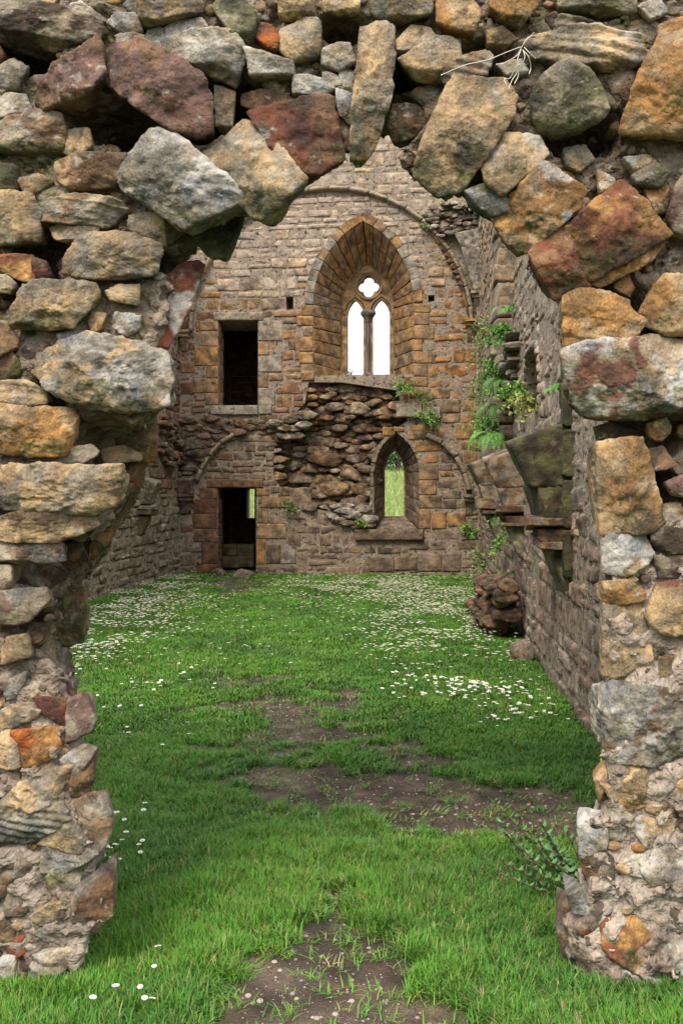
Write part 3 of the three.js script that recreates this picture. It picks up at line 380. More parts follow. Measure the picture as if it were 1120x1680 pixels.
function pointed(ul, ur, vs, va, vb, n) {       // pointed arch from the left foot over the apex to the right foot
  const hw = (ur - ul) / 2, uc = (ul + ur) / 2, rise = va - vs, Rr = (hw * hw + rise * rise) / (2 * hw), cR = ul + Rr, out = [], amax = Math.asin(clamp(rise / Rr));
  const jn = Math.max(2, Math.round((vs - vb) / 0.26)); for (let i = 0; i < jn; i++) out.push([ul, lerp(vb, vs, i / jn)]);
  for (let i = 0; i < n; i++) { const a = amax * i / n; out.push([cR - Rr * Math.cos(a), vs + Rr * Math.sin(a)]); }
  out.push([uc, va]); for (let k = out.length - 2; k >= 0; k--) out.push([2 * uc - out[k][0], out[k][1]]); return out;
}
function reveal(wall, front, back, zb, tone, name, mat, o = {}) {   // stones lining an opening between its face outline and its inner outline
  const rng = rngOf(o.seed || 5), c = [0, 0]; for (const p of front) { c[0] += p[0] / front.length; c[1] += p[1] / front.length; }
  for (let i = 0; i < front.length - 1; i++) {
    if (o.skip && o.skip(front[i], front[i + 1])) continue;
    const cut = o.whole ? [0, 1] : rng() < 0.3 ? [0, 1] : [0, 0.3 + 0.4 * rng(), 1];
    for (let k = 0; k < cut.length - 1; k++) {
      const P = (j, f) => V3(lerp(front[j][0], back[j][0], f), lerp(front[j][1], back[j][1], f), lerp(0.0, zb, f)), a = P(i, cut[k]), b = P(i + 1, cut[k]), d = P(i, cut[k + 1]), e = P(i + 1, cut[k + 1]);
      const n = b.clone().sub(a).cross(d.clone().sub(a)).normalize(); if (n.dot(V3(c[0] - a.x, c[1] - a.y, 0.1)) < 0) n.negate();
      put(wall, name, quadBlock(a, b, e, d, n, (rng() - 0.5) * 0.012, { seed: SEED += 7, color: tone(rng), rough: 0.008, jitter: 0.004, gap: 0.005, round: 0.012, sink: 0.08, nx: 3, ny: 3 }), mat, 1);
    }
  }
}
function ring(wall, inner, width, depth, tone, name, mat, o = {}) {  // voussoirs standing round an outline on the wall face
  const rng = rngOf(o.seed || 9), N = inner.length, off = inner.map((p, i) => { const a = inner[Math.max(0, i - 1)], b = inner[Math.min(N - 1, i + 1)], dx = b[0] - a[0], dy = b[1] - a[1], l = Math.hypot(dx, dy), w = typeof width === 'function' ? width(i) : width; return [p[0] - dy / l * w, p[1] + dx / l * w]; });
  for (let i = 0; i < N - 1; i++) { if (o.skip && o.skip(inner[i])) continue; const a = inner[i], b = inner[i + 1], c = off[i + 1], d = off[i], z = o.out || 0; put(wall, name, quadBlock(V3(a[0], a[1], z), V3(b[0], b[1], z), V3(c[0], c[1], z), V3(d[0], d[1], z), Z, depth + (rng() - 0.5) * 0.01, { seed: SEED += 7, color: tone(rng), rough: 0.006, jitter: 0.004, gap: 0.004, round: o.round || 0.012, sink: 0.07 + depth, nx: 3, ny: 3 }), mat, 1); }
}
const blobAt = (rng, u, v, ru, rv) => { const n = 6 + Math.floor(rng() * 3), a0 = rng() * 6; return [...Array(n).keys()].map((k) => { const a = a0 + k / n * 6.283, q = 0.8 + 0.35 * rng(); return [u + Math.cos(a) * ru * q, v + Math.sin(a) * rv * q]; }); };
function rubble(wall, region, count, size, zRange, tones, seed, name = 'rubble_stone', detail = 6) {  // rough stones packed over a broken patch
  const rng = rngOf(seed), us = region.map((p) => p[0]), vs = region.map((p) => p[1]), done = [];
  for (let k = 0; k < count * 12 && done.length < count; k++) {
    const u = lerp(Math.min(...us), Math.max(...us), rng()), v = lerp(Math.min(...vs), Math.max(...vs), rng()), r = lerp(size[0], size[1], rng() ** 1.6 * (1 - done.length / count * 0.6));
    if (sdPoly(region, u, v) > -r * 0.25) continue; let ok = true; for (const d of done) if (Math.hypot((u - d[0]) * 0.55, v - d[1]) < (r + d[2]) * 0.37) { ok = false; break; } if (!ok) continue; done.push([u, v, r]);
    const g = rock(blobAt(rng, u, v, r * 1.3, r * 0.52), lerp(...zRange, rng()), { seed: SEED += 7, front: 0.05 + r * 0.28, back: 0.26, sharp: 44, rough: 0.9, bevel: 0.3, detail, tones: tones[Math.floor(rng() * tones.length)], lichen: 0.2, moss: 0.02, tilt: 0.35 }); put(wall, name, g, M.rock, r);
  }
}
function bracket(wall, name, profile, u, width, tones, o = {}) {    // a stone whose outline is seen from the side: profile in (out, v), `width` along the wall
  const g = rock(profile, 0, { seed: SEED += 7, front: width / 2, back: width / 2, sharp: 44, rough: o.rough ?? 0.5, detail: o.detail ?? 12, facets: 0, tones, lichen: o.lichen ?? 0.2, moss: o.moss ?? 0, tilt: 0 });
  g.rotateY(-Math.PI / 2); g.translate(u, 0, o.out || 0); put(wall, name, g, M.rock, 9);
}

// ================================================================ the far gable wall
const gable = wallOf('gable_wall', 'tall far gable wall with tracery window, two dark doorways and a small lancet', LEFT_S, BACK_T, -YAW);
const B = (s) => pairs(s).map(([x, y]) => backAt(x, y));
const W = 6.16, TF = BACK_T + 0.8;
const [wl] = backAt(514, 498), [wr] = backAt(678, 498), vSpring = backAt(596, 498)[1], vApex = backAt(596, 363)[1], vJamb = backAt(500, 616)[1];
const [fl] = backAt(560, 504, TF), [fr] = backAt(645, 504, TF), fSpring = backAt(602, 506, TF)[1], fApex = backAt(602, 434, TF)[1], fSill = backAt(602, 629, TF)[1];
const winFront = pointed(wl, wr, vSpring, vApex, vJamb, 9), winBack = pointed(fl, fr, fSpring, fApex, fSill, 9); while (winBack.length < winFront.length) { winBack.unshift(winBack[0].slice()); winBack.push(winBack[winBack.length - 1].slice()); }
{ const nF = winFront.length, mid = (nF - 1) / 2, jn = mid - 9; for (let i = 0; i < jn; i++) { const v = lerp(fSill, fSpring, i / jn); winBack[i] = [fl, v]; winBack[nF - 1 - i] = [fr, v]; } winBack.length = nF; for (let i = 0; i <= 9; i++) { const p = pointed(fl, fr, fSpring, fApex, fSill, 9), m = (p.length - 1) / 2; winBack[mid - i] = p[m - i]; winBack[mid + i] = p[m + i]; } }
const D2 = B('358,665 423,665 423,526 358,526'), D1 = [[backAt(357, 900)[0], -0.2], [backAt(420, 900)[0], -0.2], backAt(420, 800), backAt(357, 800)];
const widen = (d) => d.map(([u, v], i) => [u - (i === 0 || i === 3 ? 0.4 : 0), v]), D2w = widen(D2), D1w = widen(D1);
const lanF = pointed(backAt(613, 800)[0], backAt(687, 800)[0], backAt(650, 775)[1], backAt(650, 709)[1], backAt(650, 868)[1], 5), TL = BACK_T + 0.7;
const lanB = (() => { const p = pointed(backAt(629, 800, TL)[0], backAt(664, 800, TL)[0], backAt(650, 775, TL)[1], backAt(648, 736, TL)[1], backAt(650, 849, TL)[1], 5), out = p.slice(), n = lanF.length, m = (n - 1) / 2, mp = (p.length - 1) / 2; const r = []; for (let i = 0; i < n; i++) { const k = i - m; if (Math.abs(k) <= 5) r.push(out[mp + k]); else { const f = (Math.abs(k) - 5) / (m - 5); r.push([k < 0 ? p[0][0] : p[p.length - 1][0], lerp(backAt(650, 775, TL)[1], backAt(650, 849, TL)[1], f)]); } } return r; })();
const ruin = B('450,730 470,694 500,660 506,627 560,627 650,640 668,690 652,712 630,718 617,745 614,800 604,832 540,840 475,826 448,780');
const put1 = B('469,507 481,507 481,486 469,486'), put2 = B('702,494 712,494 712,484 702,484');
const outline = [[-0.8, -0.2], [W + 0.8, -0.2], [W + 0.8, 7.6], [4.7, 9.3], [2.0, 9.3], [-0.8, 7.2]];
const rot = (a) => a.slice().reverse();
part('wall_core', extrude(outline, [rot(winFront), D2, D1, rot(lanF), rot(ruin), put1, put2].map((h) => h), -0.45, -0.009), M.core, gable.g);
part('wall_core', extrude(outline, [winFront, D2w, D1w, lanF], -0.8, -0.452), M.core, gable.g);
part('wall_core', extrude(outline, [winBack, D2w, D1w, lanB], -1.2, -0.802), M.core, gable.g);
const inAny = (list, u, v, m = 0) => list.some((h) => sdPoly(h, u, v) < m);
const pxOf = (u, v) => [294 + u * 80.2, 942 - v * 80.4];
const arcC = backAt(540, 541), arcR = 2.84;
const leftBand = B('284,690 330,682 450,692 452,716 400,712 372,726 346,752 322,785 300,790 284,780');
const slabZone = B('692,352 720,336 765,335 798,345 798,376 745,383 738,396 722,392');
const spring = B('742,386 800,374 806,500 774,500');
const T = {
  top: pickTone(['#bfab9a', '#b3a08f', '#c2ae98', '#ab9c8e', '#bda386', '#b8a590', '#a8998b']), topRight: pickTone(['#b18f62', '#ab9a84', '#b98748', '#a68c6b']),
  midL: pickTone(['#ad8052', '#a2744a', '#967658', '#ab8358', '#96806a', '#8f7d6c']), midR: pickTone(['#b2824c', '#a97745', '#a07c52', '#a48a62', '#a46c40', '#9c8766']), band: pickTone(['#8d7760', '#7f6049', '#8f6549', '#84705c', '#93826c']),
  low: pickTone(['#8a7867', '#7c6a57', '#927d66', '#836f5b', '#776557', '#96846f']), red: pickTone(['#85593f', '#7c5640', '#8f6348', '#82654d']), ashlar: pickTone(['#b28651', '#a87f53', '#a0805e', '#b08a5a', '#94826d']), grey: pickTone(['#a19786', '#a89c8a', '#9a8c78']), rib: pickTone(['#a1917a', '#998b78', '#a68f6f']),
};
const toneBack = (u, v, rng) => { const [x, y] = pxOf(u, v), j = (rng() - 0.5) * 60; if (y + j < 470) return (x > 690 && y > 395 ? T.topRight : T.top)(rng, u, v); if (y + j < 655) return (x + j > 640 ? T.midR : x < 345 ? (rng() < 0.5 ? T.red : T.midL) : T.midL)(rng, u, v); if (y + j < 765) return (x > 690 ? T.ashlar : T.band)(rng, u, v); if (x < 350 && y < 880) return T.red(rng, u, v); return T.low(rng, u, v); };
const matBack = (u, v, rng) => { const y = pxOf(u, v)[1]; return rng() < (y < 420 ? 0.85 : y < 520 ? 0.45 : y > 780 ? 0.3 : 0.12) ? M.lichenBlock : M.block; };
const noBlocks = [winFront, D2, D1, lanF, ruin, put1, put2, leftBand, slabZone, spring];
const jambs = []; // squared stones round the openings are laid first and the courses leave room for them
const lay = (s, depth, tone, name, mat = M.block, seed = 1) => { const p = B(s); jambs.push(p); const rng = rngOf(SEED); put(gable, name, block(V3(p[0][0], p[0][1], 0), V3(p[1][0], p[1][1], 0), V3(p[2][0], p[2][1], 0), V3(p[3][0], p[3][1], 0), Z, depth, { seed: SEED += 7, color: tone(rng), rough: 0.008, jitter: 0.008, gap: 0.006, round: 0.015, sink: 0.07, nx: 5, ny: 4 }), mat, 5); };
const box = (x0, x1, y0, y1) => `${x0},${y1} ${x1},${y1} ${x1},${y0} ${x0},${y0}`;
// upper doorway
lay(box(350, 432, 512, 526), 0.02, T.grey, 'lintel', M.lichenBlock);
for (const [x0, x1, y0, y1] of [[326, 358, 526, 543], [330, 358, 543, 568], [318, 358, 568, 600], [338, 358, 600, 621], [316, 358, 621, 645], [336, 358, 645, 665]]) lay(box(x0, x1, y0, y1), 0.012, T.ashlar, 'jamb_stone');
for (const [x0, x1, y0, y1, g] of [[423, 464, 526, 560, 1], [423, 442, 560, 583, 0], [423, 462, 583, 611, 1], [423, 440, 611, 636, 0], [423, 452, 636, 665, 1]]) lay(box(x0, x1, y0, y1), 0.012, g ? T.grey : T.ashlar, 'jamb_stone');
lay(box(346, 384, 665, 681), 0.06, T.grey, 'sill_stone', M.lichenBlock); lay(box(384, 424, 665, 681), 0.06, T.grey, 'sill_stone', M.lichenBlock); lay(box(424, 446, 665, 680), 0.04, T.grey, 'sill_stone', M.lichenBlock);
// lower doorway
lay(box(340, 432, 785, 800), 0.03, T.band, 'lintel');
for (const [x0, x1, y0, y1] of [[328, 357, 800, 819], [318, 357, 819, 843], [316, 357, 843, 868], [318, 357, 868, 890], [330, 357, 890, 925], [322, 357, 925, 944]]) lay(box(x0, x1, y0, y1), 0.012, T.red, 'jamb_stone');
for (const [x0, x1, y0, y1] of [[420, 442, 800, 814], [427, 474, 814, 834], [421, 440, 834, 859], [420, 470, 859, 884], [420, 436, 884, 926]]) lay(box(x0, x1, y0, y1), 0.012, T.ashlar, 'jamb_stone');
lay(box(436, 460, 893, 925), 0.012, T.low, 'jamb_stone'); lay(box(461, 486, 893, 925), 0.012, T.grey, 'jamb_stone');
// great window: quoins below the springing
for (const [x0, x1, y0, y1] of [[494, 514, 500, 518], [486, 514, 518, 535], [497, 514, 535, 552], [484, 514, 552, 577], [490, 514, 577, 597], [494, 514, 597, 616]]) lay(box(x0, x1, y0, y1), 0.012, T.ashlar, 'jamb_stone');
for (const [x0, x1, y0, y1] of [[678, 706, 498, 513], [678, 704, 513, 533], [678, 712, 533, 557], [678, 693, 557, 576], [678, 713, 576, 596], [678, 702, 596, 618], [664, 702, 618, 634]]) lay(box(x0, x1, y0, y1), 0.012, T.ashlar, 'jamb_stone');
// lancet: squared stones to its right, and the slab sill in front
for (const [x0, x1, y0, y1] of [[687, 720, 762, 788], [687, 716, 788, 812], [687, 724, 812, 834], [687, 706, 834, 868], [707, 732, 840, 868], [734, 764, 841, 864], [645, 664, 700, 709], [627, 645, 700, 716]]) lay(box(x0, x1, y0, y1), 0.012, T.ashlar, 'jamb_stone');
lay(box(494, 516, 608, 625), 0.03, T.ashlar, 'jamb_stone');
lay(box(582, 694, 868, 886), 0.1, T.low, 'sill_slab', M.lichenBlock);
for (const [x0, x1, y0, y1] of [[650, 692, 662, 685], [692, 722, 668, 688]]) lay(box(x0, x1, y0, y1), 0.12, T.grey, 'ledge_stone', M.lichenBlock);
for (const [x0, x1, y0, y1] of [[605, 646, 914, 938], [646, 684, 914, 936], [684, 724, 908, 938], [724, 756, 908, 938], [474, 512, 800, 834]]) lay(box(x0, x1, y0, y1), 0.02, T.low, 'base_stone');
const arcIn = (u, v) => { const d = Math.hypot(u - arcC[0], v - arcC[1]); return v > arcC[1] && d > arcR - 0.02 && d < arcR + 0.1; };
const lowArcL = B('327,790 334,772 348,750 366,730 388,716'), lowArcR = B('697,718 722,730 744,752 757,778 764,806');
for (const [a, b, seed, big] of [[0.01, 4.74, 11, 0], [4.74, W - 0.01, 12, 1]]) courses(gable, {
  u0: a, u1: b, v0: -0.05, v1: 9.25, seed, rowH: (v) => (big && v > 0.9 && v < 5.7 ? [0.19, 0.33] : v > 5.6 ? [0.11, 0.29] : v > 3.4 ? [0.14, 0.28] : v > 1.4 ? [0.11, 0.2] : [0.15, 0.29]), width: (v) => (big ? [0.26, 0.72] : v > 5.6 ? [0.18, 0.9] : v > 1.4 ? [0.2, 0.62] : [0.24, 0.74]),
  free: (u, v) => sdPoly(outline, u, v) < -0.01 && !inAny(noBlocks, u, v, 0.012) && !inAny(jambs, u, v, -0.012) && !arcIn(u, v), tone: toneBack, mat: matBack, rough: 0.014, proud: 0.013,
});
// arch stones, linings and tracery of the great window
ring(gable, winFront.slice((winFront.length - 1) / 2 - 9, (winFront.length - 1) / 2 + 10), 0.19, 0.025, (r) => (r() < 0.6 ? T.grey : T.ashlar)(r), 'arch_stone', M.block, { seed: 21, round: 0.008 });
reveal(gable, winFront, winBack, -0.8, (r) => T.ashlar(r).map((q) => q * 0.95), 'lining_stone', M.block, { seed: 31 });
{
  const q = (px, py) => backAt(px, py, TF), fr0 = pointed(fl - 0.04, fr + 0.04, fSpring, fApex + 0.05, fSill - 0.03, 9), lan = (x0, x1) => pointed(q(x0, 500)[0], q(x1, 500)[0], q(600, 519)[1], q(600, 489)[1], fSill + 0.005, 8);
  const [qu, qv] = q(604.5, 470), foil = [...Array(48).keys()].map((k) => { const th = k / 48 * 6.283; let r = 0; for (let l = 0; l < 4; l++) { const d = th - (l * Math.PI / 2), a = 0.112, R = 0.108, s = R * R - (a * Math.sin(d)) ** 2; if (s > 0) r = Math.max(r, a * Math.cos(d) + Math.sqrt(s)); } return [qu + r * Math.cos(th), qv + r * Math.sin(th)]; });
  const L1 = lan(568, 597.5), L2 = lan(609.5, 640.5), tr = new THREE.Group(); tr.name = 'tracery'; gable.g.add(tr);
  part('tracery_plate', extrude(fr0, [L1, L2, foil], -0.99, -0.81, 0.02), M.trim, tr);
  const tube = (pts, r, closed) => new THREE.TubeGeometry(new THREE.CatmullRomCurve3(pts.map((p) => V3(p[0], p[1], -0.8)), closed, 'catmullrom', 0.2), 60, r, 6, closed);
  const arcs = (L) => { const m = (L.length - 1) / 2; return L.slice(m - 8, m + 9); };
  for (const L of [L1, L2]) { const mid = (L[0][0] + L[L.length - 1][0]) / 2; part('moulding', tube(arcs(L).map(([u, v]) => [mid + (u - mid) * 1.24, v + 0.05]), 0.03, false), M.trim, tr); }
  part('moulding', tube([...Array(24).keys()].map((k) => [qu + 0.27 * Math.cos(k / 24 * 6.283), qv + 0.27 * Math.sin(k / 24 * 6.283)]), 0.035, true), M.trim, tr);
  part('moulding', tube(fr0.map(([u, v]) => [lerp((fl + fr) / 2, u, 0.97), v - 0.01]), 0.03, false), M.trim, tr);
  const mu = q(603.6, 500)[0], v0 = fSill, v1 = q(600, 528)[1], lathe = (p, seg = 8) => new THREE.LatheGeometry(p.map(([r, y]) => new THREE.Vector2(r, y)), seg), place = (g) => { g.translate(mu, 0, -0.83); return g; };
  part('mullion', place(lathe([[0.001, v0], [0.07, v0], [0.066, v1], [0.001, v1]])), M.greyTrim, tr);
  part('capital', place(lathe([[0.07, v1 - 0.02], [0.085, v1], [0.075, v1 + 0.05], [0.13, v1 + 0.12], [0.16, v1 + 0.16], [0.16, v1 + 0.22], [0.1, v1 + 0.26]])), M.greyTrim, tr);
  part('base', place(lathe([[0.15, v0], [0.15, v0 + 0.07], [0.12, v0 + 0.1], [0.14, v0 + 0.14], [0.11, v0 + 0.2], [0.07, v0 + 0.24]])), M.greyTrim, tr);
  const sillV = fSill, y1 = q(600, 652)[1]; for (const [a, b, t] of [[561, 592, T.ashlar], [592, 617, T.midR], [617, 647, T.low]]) { const u0 = q(a, 640)[0], u1 = q(b, 640)[0], rg = rngOf(a); put(gable, 'sill_stone', block(V3(u0, y1 - 0.2, -0.72), V3(u1, y1 - 0.2, -0.72), V3(u1, sillV + 0.005, -0.76), V3(u0, sillV + 0.005, -0.76), Z, 0.03, { seed: SEED += 7, color: t(rg), sink: 0.25, rough: 0.01, nx: 5, ny: 4 }), M.block, 3); }
}
// the broken patch under the window and the rough scar on the left
rubble(gable, ruin, 250, [0.1, 0.34], [-0.44, -0.26], ['by', 'bg', 'yb', 'gb', 'bg', 'pg', 'bd'], 41); 
rubble(gable, B('455,640 520,632 560,636 650,646 664,684 560,690 470,700'), 66, [0.1, 0.3], [-0.3, -0.12], ['by', 'ob', 'yb', 'yg', 'bg'], 43);
rubble(gable, leftBand, 90, [0.09, 0.26], [-0.08, 0.05], ['bd', 'bg', 'bg', 'gb', 'pb'], 45);
rubble(gable, B('438,738 458,694 476,700 464,735 464,785 484,822 600,826 600,842 470,834 440,786'), 40, [0.1, 0.26], [-0.16, -0.06], ['gb', 'bg', 'by', 'gw'], 49);
rubble(gable, B('450,690 500,672 515,700 480,722 452,722'), 10, [0.14, 0.3], [0, 0.12], ['gw', 'gb'], 46);
rubble(gable, B('540,830 612,820 612,868 575,868 540,850'), 14, [0.1, 0.22], [-0.1, 0.05], ['gb', 'wg'], 47);
rubble(gable, slabZone, 44, [0.07, 0.2], [-0.02, 0.14], ['gb', 'gw', 'dg', 'gm'], 48, 'broken_slab');
for (let k = 0; k < 9; k++) { const [u, v] = backAt(726 + k * 4.6, 400 + k * 9.5), rng = rngOf(60 + k); put(gable, 'broken_slab', rock(blobAt(rng, u, v, 0.1, 0.05), 0, { seed: 900 + k, front: 0.08, back: 0.1, detail: 5, tones: 'bd', sharp: 10 }), M.rock, 1); }
// wall rib of the lost vault, corbels and springers
{
  const rib = []; for (let k = 0; k <= 22; k++) { const a = Math.PI * (1 - k / 22); rib.push([arcC[0] + arcR * Math.cos(a), arcC[1] + arcR * Math.sin(a)]); }
  ring(gable, rib, 0.1, 0.1, (r) => T.rib(r), 'rib_stone', M.lichenBlock, { seed: 51, round: 0.03 });
  ring(gable, rib.map((p, i) => [arcC[0] + (p[0] - arcC[0]) * 0.985, arcC[1] + (p[1] - arcC[1]) * 0.985]).slice(16), 0.04, 0.06, (r) => T.ashlar(r), 'rib_stone', M.block, { seed: 52, round: 0.02 });
  ring(gable, lowArcL, 0.1, 0.13, (r) => T.rib(r), 'rib_stone', M.lichenBlock, { seed: 53, round: 0.03 }); ring(gable, lowArcR, 0.12, 0.13, (r) => T.rib(r), 'rib_stone', M.lichenBlock, { seed: 54, round: 0.03 });
  const corbel = (px, py, w, tones, o = {}) => { const [u, v] = backAt(px, py); bracket(gable, 'corbel', [[-0.05, v + 0.06], [0.2, v + 0.06], [0.2, v], [-0.05, v]], u, w, tones, { rough: 0.3, ...o }); bracket(gable, 'corbel', [[-0.05, v], [0.16, v - 0.005], [0.16, v - 0.08], [-0.05, v - 0.08]], u, w * 0.86, tones, { rough: 0.3, ...o }); bracket(gable, 'corbel', [[-0.05, v - 0.08], [0.12, v - 0.085], [0.02, v - 0.36], [-0.05, v - 0.38]], u, w * 0.6, tones, { rough: 0.4, ...o }); };
  corbel(772, 530, 0.24, 'ob'); corbel(303, 548, 0.24, 'yb'); corbel(785, 484, 0.34, 'gy'); corbel(306, 815, 0.34, 'bp'); corbel(768, 816, 0.2, 'gb');
  const [u, v] = backAt(306, 815); bracket(gable, 'springer', [[-0.05, v + 0.06], [0.14, v + 0.06], [0.22, v + 0.36], [-0.05, v + 0.42]], u, 0.3, 'pb', {});
  const sp = (s, seed, tones) => { const p = B(s); put(gable, 'springer', rock(p, 0.02, { seed, front: 0.2, back: 0.1, sharp: 30, rough: 0.35, detail: 14, facets: 0, tones, lichen: 0.3, tilt: 0.1 }), M.rock, 8); };
  sp('744,388 800,376 802,410 756,410', 71, 'gw'); sp('756,411 802,411 800,480 777,480', 72, 'gw'); sp('786,345 797,345 799,376 787,380', 73, 'gw');
  const rib2 = B('799,345 800,410 801,470 801,540 800,640 800,700').map((p) => [Math.min(p[0], W - 0.06), p[1]]); ring(gable, rib2, 0.09, 0.06, (r) => T.grey(r), 'shaft_stone', M.lichenBlock, { seed: 55, round: 0.02 });
}
// linings of the doors, putlog holes and the lancet
reveal(gable, [D2[0], D2[3]].flatMap((p, i, a) => (i ? [] : [...Array(7).keys()].map((k) => [p[0], lerp(a[0][1], a[1][1], k / 6)]))), [...Array(7).keys()].map((k) => [D2[0][0] + 0.02, lerp(D2[0][1], D2[3][1], k / 6)]), -0.44, T.midL, 'lining_stone', M.block, { seed: 61, whole: true });
reveal(gable, [...Array(8).keys()].map((k) => [D1[0][0], lerp(0, D1[3][1], k / 7)]), [...Array(8).keys()].map((k) => [D1[0][0] + 0.02, lerp(0, D1[3][1], k / 7)]), -0.44, T.red, 'lining_stone', M.block, { seed: 62, whole: true });
reveal(gable, lanF, lanB, -0.7, T.low, 'lining_stone', M.block, { seed: 63 });
{
  const m = (lanB.length - 1) / 2, big = lanB.map(([u, v]) => [u + (u < lanB[m][0] ? -0.07 : u > lanB[m][0] ? 0.07 : 0), v + (v > lanB[m - 4][1] ? 0.07 : 0)]);
  part('lancet_frame', extrude(big, [lanB.map(([u, v]) => [u, v + 0.003])], -0.86, -0.68, 0.02), M.trim, gable.g);
  const a = lanF[0], b = lanF[lanF.length - 1], c = lanB[lanB.length - 1], d = lanB[0], rng = rngOf(3), n = V3(0, 0.9, 0.45).normalize();
  put(gable, 'sill_slab', quadBlock(V3(a[0], a[1], 0.02), V3(b[0], b[1], 0.02), V3(c[0], c[1], -0.7), V3(d[0], d[1], -0.7), n, 0.01, { seed: 77, color: T.low(rng), rough: 0.012, sink: 0.15, nx: 6, ny: 5 }), M.block, 4);
}
{ // the dark chamber behind the doorways, with its own small window
  const c0 = 0.25, c1 = 2.5, zf = -1.21, zb = -3.8, t2 = BACK_T + 3.8, w = pairs('405,850 417.5,850 417.5,802 405,802').map(([x, y]) => backAt(x, y, t2)), ch = (g, n = 'chamber_wall') => part(n, g, M.core, gable.g);
  ch(extrude([[c0 - 0.4, -0.2], [c1 + 0.4, -0.2], [c1 + 0.4, 6.4], [c0 - 0.4, 6.4]], [w], zb - 0.4, zb));
  const bx = (x0, x1, y0, y1, z0, z1, n) => { const g = new THREE.BoxGeometry(x1 - x0, y1 - y0, z1 - z0); g.translate((x0 + x1) / 2, (y0 + y1) / 2, (z0 + z1) / 2); ch(g, n); };
  bx(c0 - 0.4, c0, -0.2, 6.4, zb, zf, 'chamber_wall'); bx(c1, c1 + 0.4, -0.2, 6.4, zb, zf, 'chamber_wall'); bx(c0, c1, 2.75, 3.0, zb, zf, 'chamber_floor'); bx(c0 - 0.4, c1 + 0.4, 6.4, 6.6, zb - 0.4, zf, 'chamber_roof');
  const inner = { g: gable.g, list: [] }; courses(inner, { u0: c0 + 0.02, u1: c1 - 0.02, v0: 0, v1: 5.9, seed: 17, out: zb + 0.05, rowH: () => [0.16, 0.26], width: () => [0.3, 0.6], free: (u, v) => sdPoly(w, u, v) > 0.02 && !(v > 2.74 && v < 3.02), tone: (u, v, r) => T.red(r), mat: M.block, name: 'chamber_stone' });
  inner.list.slice(0, 280).forEach((e) => part('chamber_stone', e.g, e.mat, gable.g));
  for (const [x0, x1, y0, y1] of [[358, 388, 893, 912], [388, 416, 893, 912], [357, 392, 912, 932], [392, 417, 912, 932]]) { const p = pairs(box(x0, x1, y0, y1)).map(([x, y]) => backAt(x, y, BACK_T + 1)), r = rngOf(x0); put(gable, 'step_stone', block(...p.map(([u, v]) => V3(u, v, -1)), Z, 0, { seed: SEED += 7, color: mix3(TONE.m, TONE.b, r() * 0.5), sink: 0.3, nx: 4, ny: 3 }), M.block, 2); }
}
finish(gable);

// ================================================================ the right-hand wall with its vault springers
const right = wallOf('side_wall', 'long right-hand side wall with vault springers, a blind niche and ferns', RIGHT_S, BACK_T, -Math.PI / 2 - YAW);
const RL = BACK_T - 4.0, rp = (s) => pairs(s).map(([x, y]) => rightAt(x, y));
const niche = (() => { const [a] = rightAt(861, 620), [b] = rightAt(884, 620), v0 = rightAt(870, 676)[1], va = rightAt(870, 578)[1]; return pointed(Math.min(a, b), Math.max(a, b), va - 0.42, va, v0, 6); })();
const rTop = [[0, -0.2], [RL, -0.2], [RL, 4.4], [RL - 1.6, 4.7], [RL - 2.2, 5.6], [9.5, 6.0], [8, 6.9], [4, 7.3], [0, 7.6]];
part('wall_core', extrude(rTop, [niche], -0.3, -0.006), M.core, right.g); part('wall_core', extrude(rTop, [], -0.85, -0.302), M.core, right.g);
const pierU = BACK_T - 11.6;
const holesR = [rp('902,650 916,640 915,670 903,678'), rp('880,455 888,450 889,492 881,496'), rp('838,565 848,560 848,592 838,596'), rp('893,560 903,552 903,574 894,578')];
const TR = { a: pickTone(['#a5978a', '#998b7f', '#ac9c8b', '#9c8b7b', '#9a8c80']), b: pickTone(['#9c8271', '#937867', '#a58d7b', '#8f7d6f', '#a19286']), c: pickTone(['#b39a7c', '#a5937d', '#a98a66']) };
courses(right, { u0: 0.01, u1: RL - 0.01, v0: -0.05, v1: 7.55, seed: 23, rowH: (v) => (v < 1.3 ? [0.14, 0.28] : [0.12, 0.24]), width: (v) => [0.18, 0.62], rough: 0.018, jitter: 0.02, proud: 0.012, free: (u, v) => sdPoly(rTop, u, v) < -0.01 && sdPoly(niche, u, v) > 0.05 && !inAny(holesR, u, v, 0), tone: (u, v, r) => (v < 1.5 ? TR.b : v > 4 && u < 8 ? TR.c : TR.a)(r, u, v), mat: (u, v, r) => (r() < 0.5 ? M.lichenBlock : M.block), weight: (u, v, w, h) => w * h / (BACK_T - u) ** 3, nx: 5, ny: 4 });
ring(right, niche, 0.09, 0.03, TR.a, 'arch_stone', M.lichenBlock, { seed: 91, round: 0.02 });
reveal(right, niche, niche.map(([u, v]) => [u, v]), -0.3, TR.a, 'lining_stone', M.block, { seed: 92 });
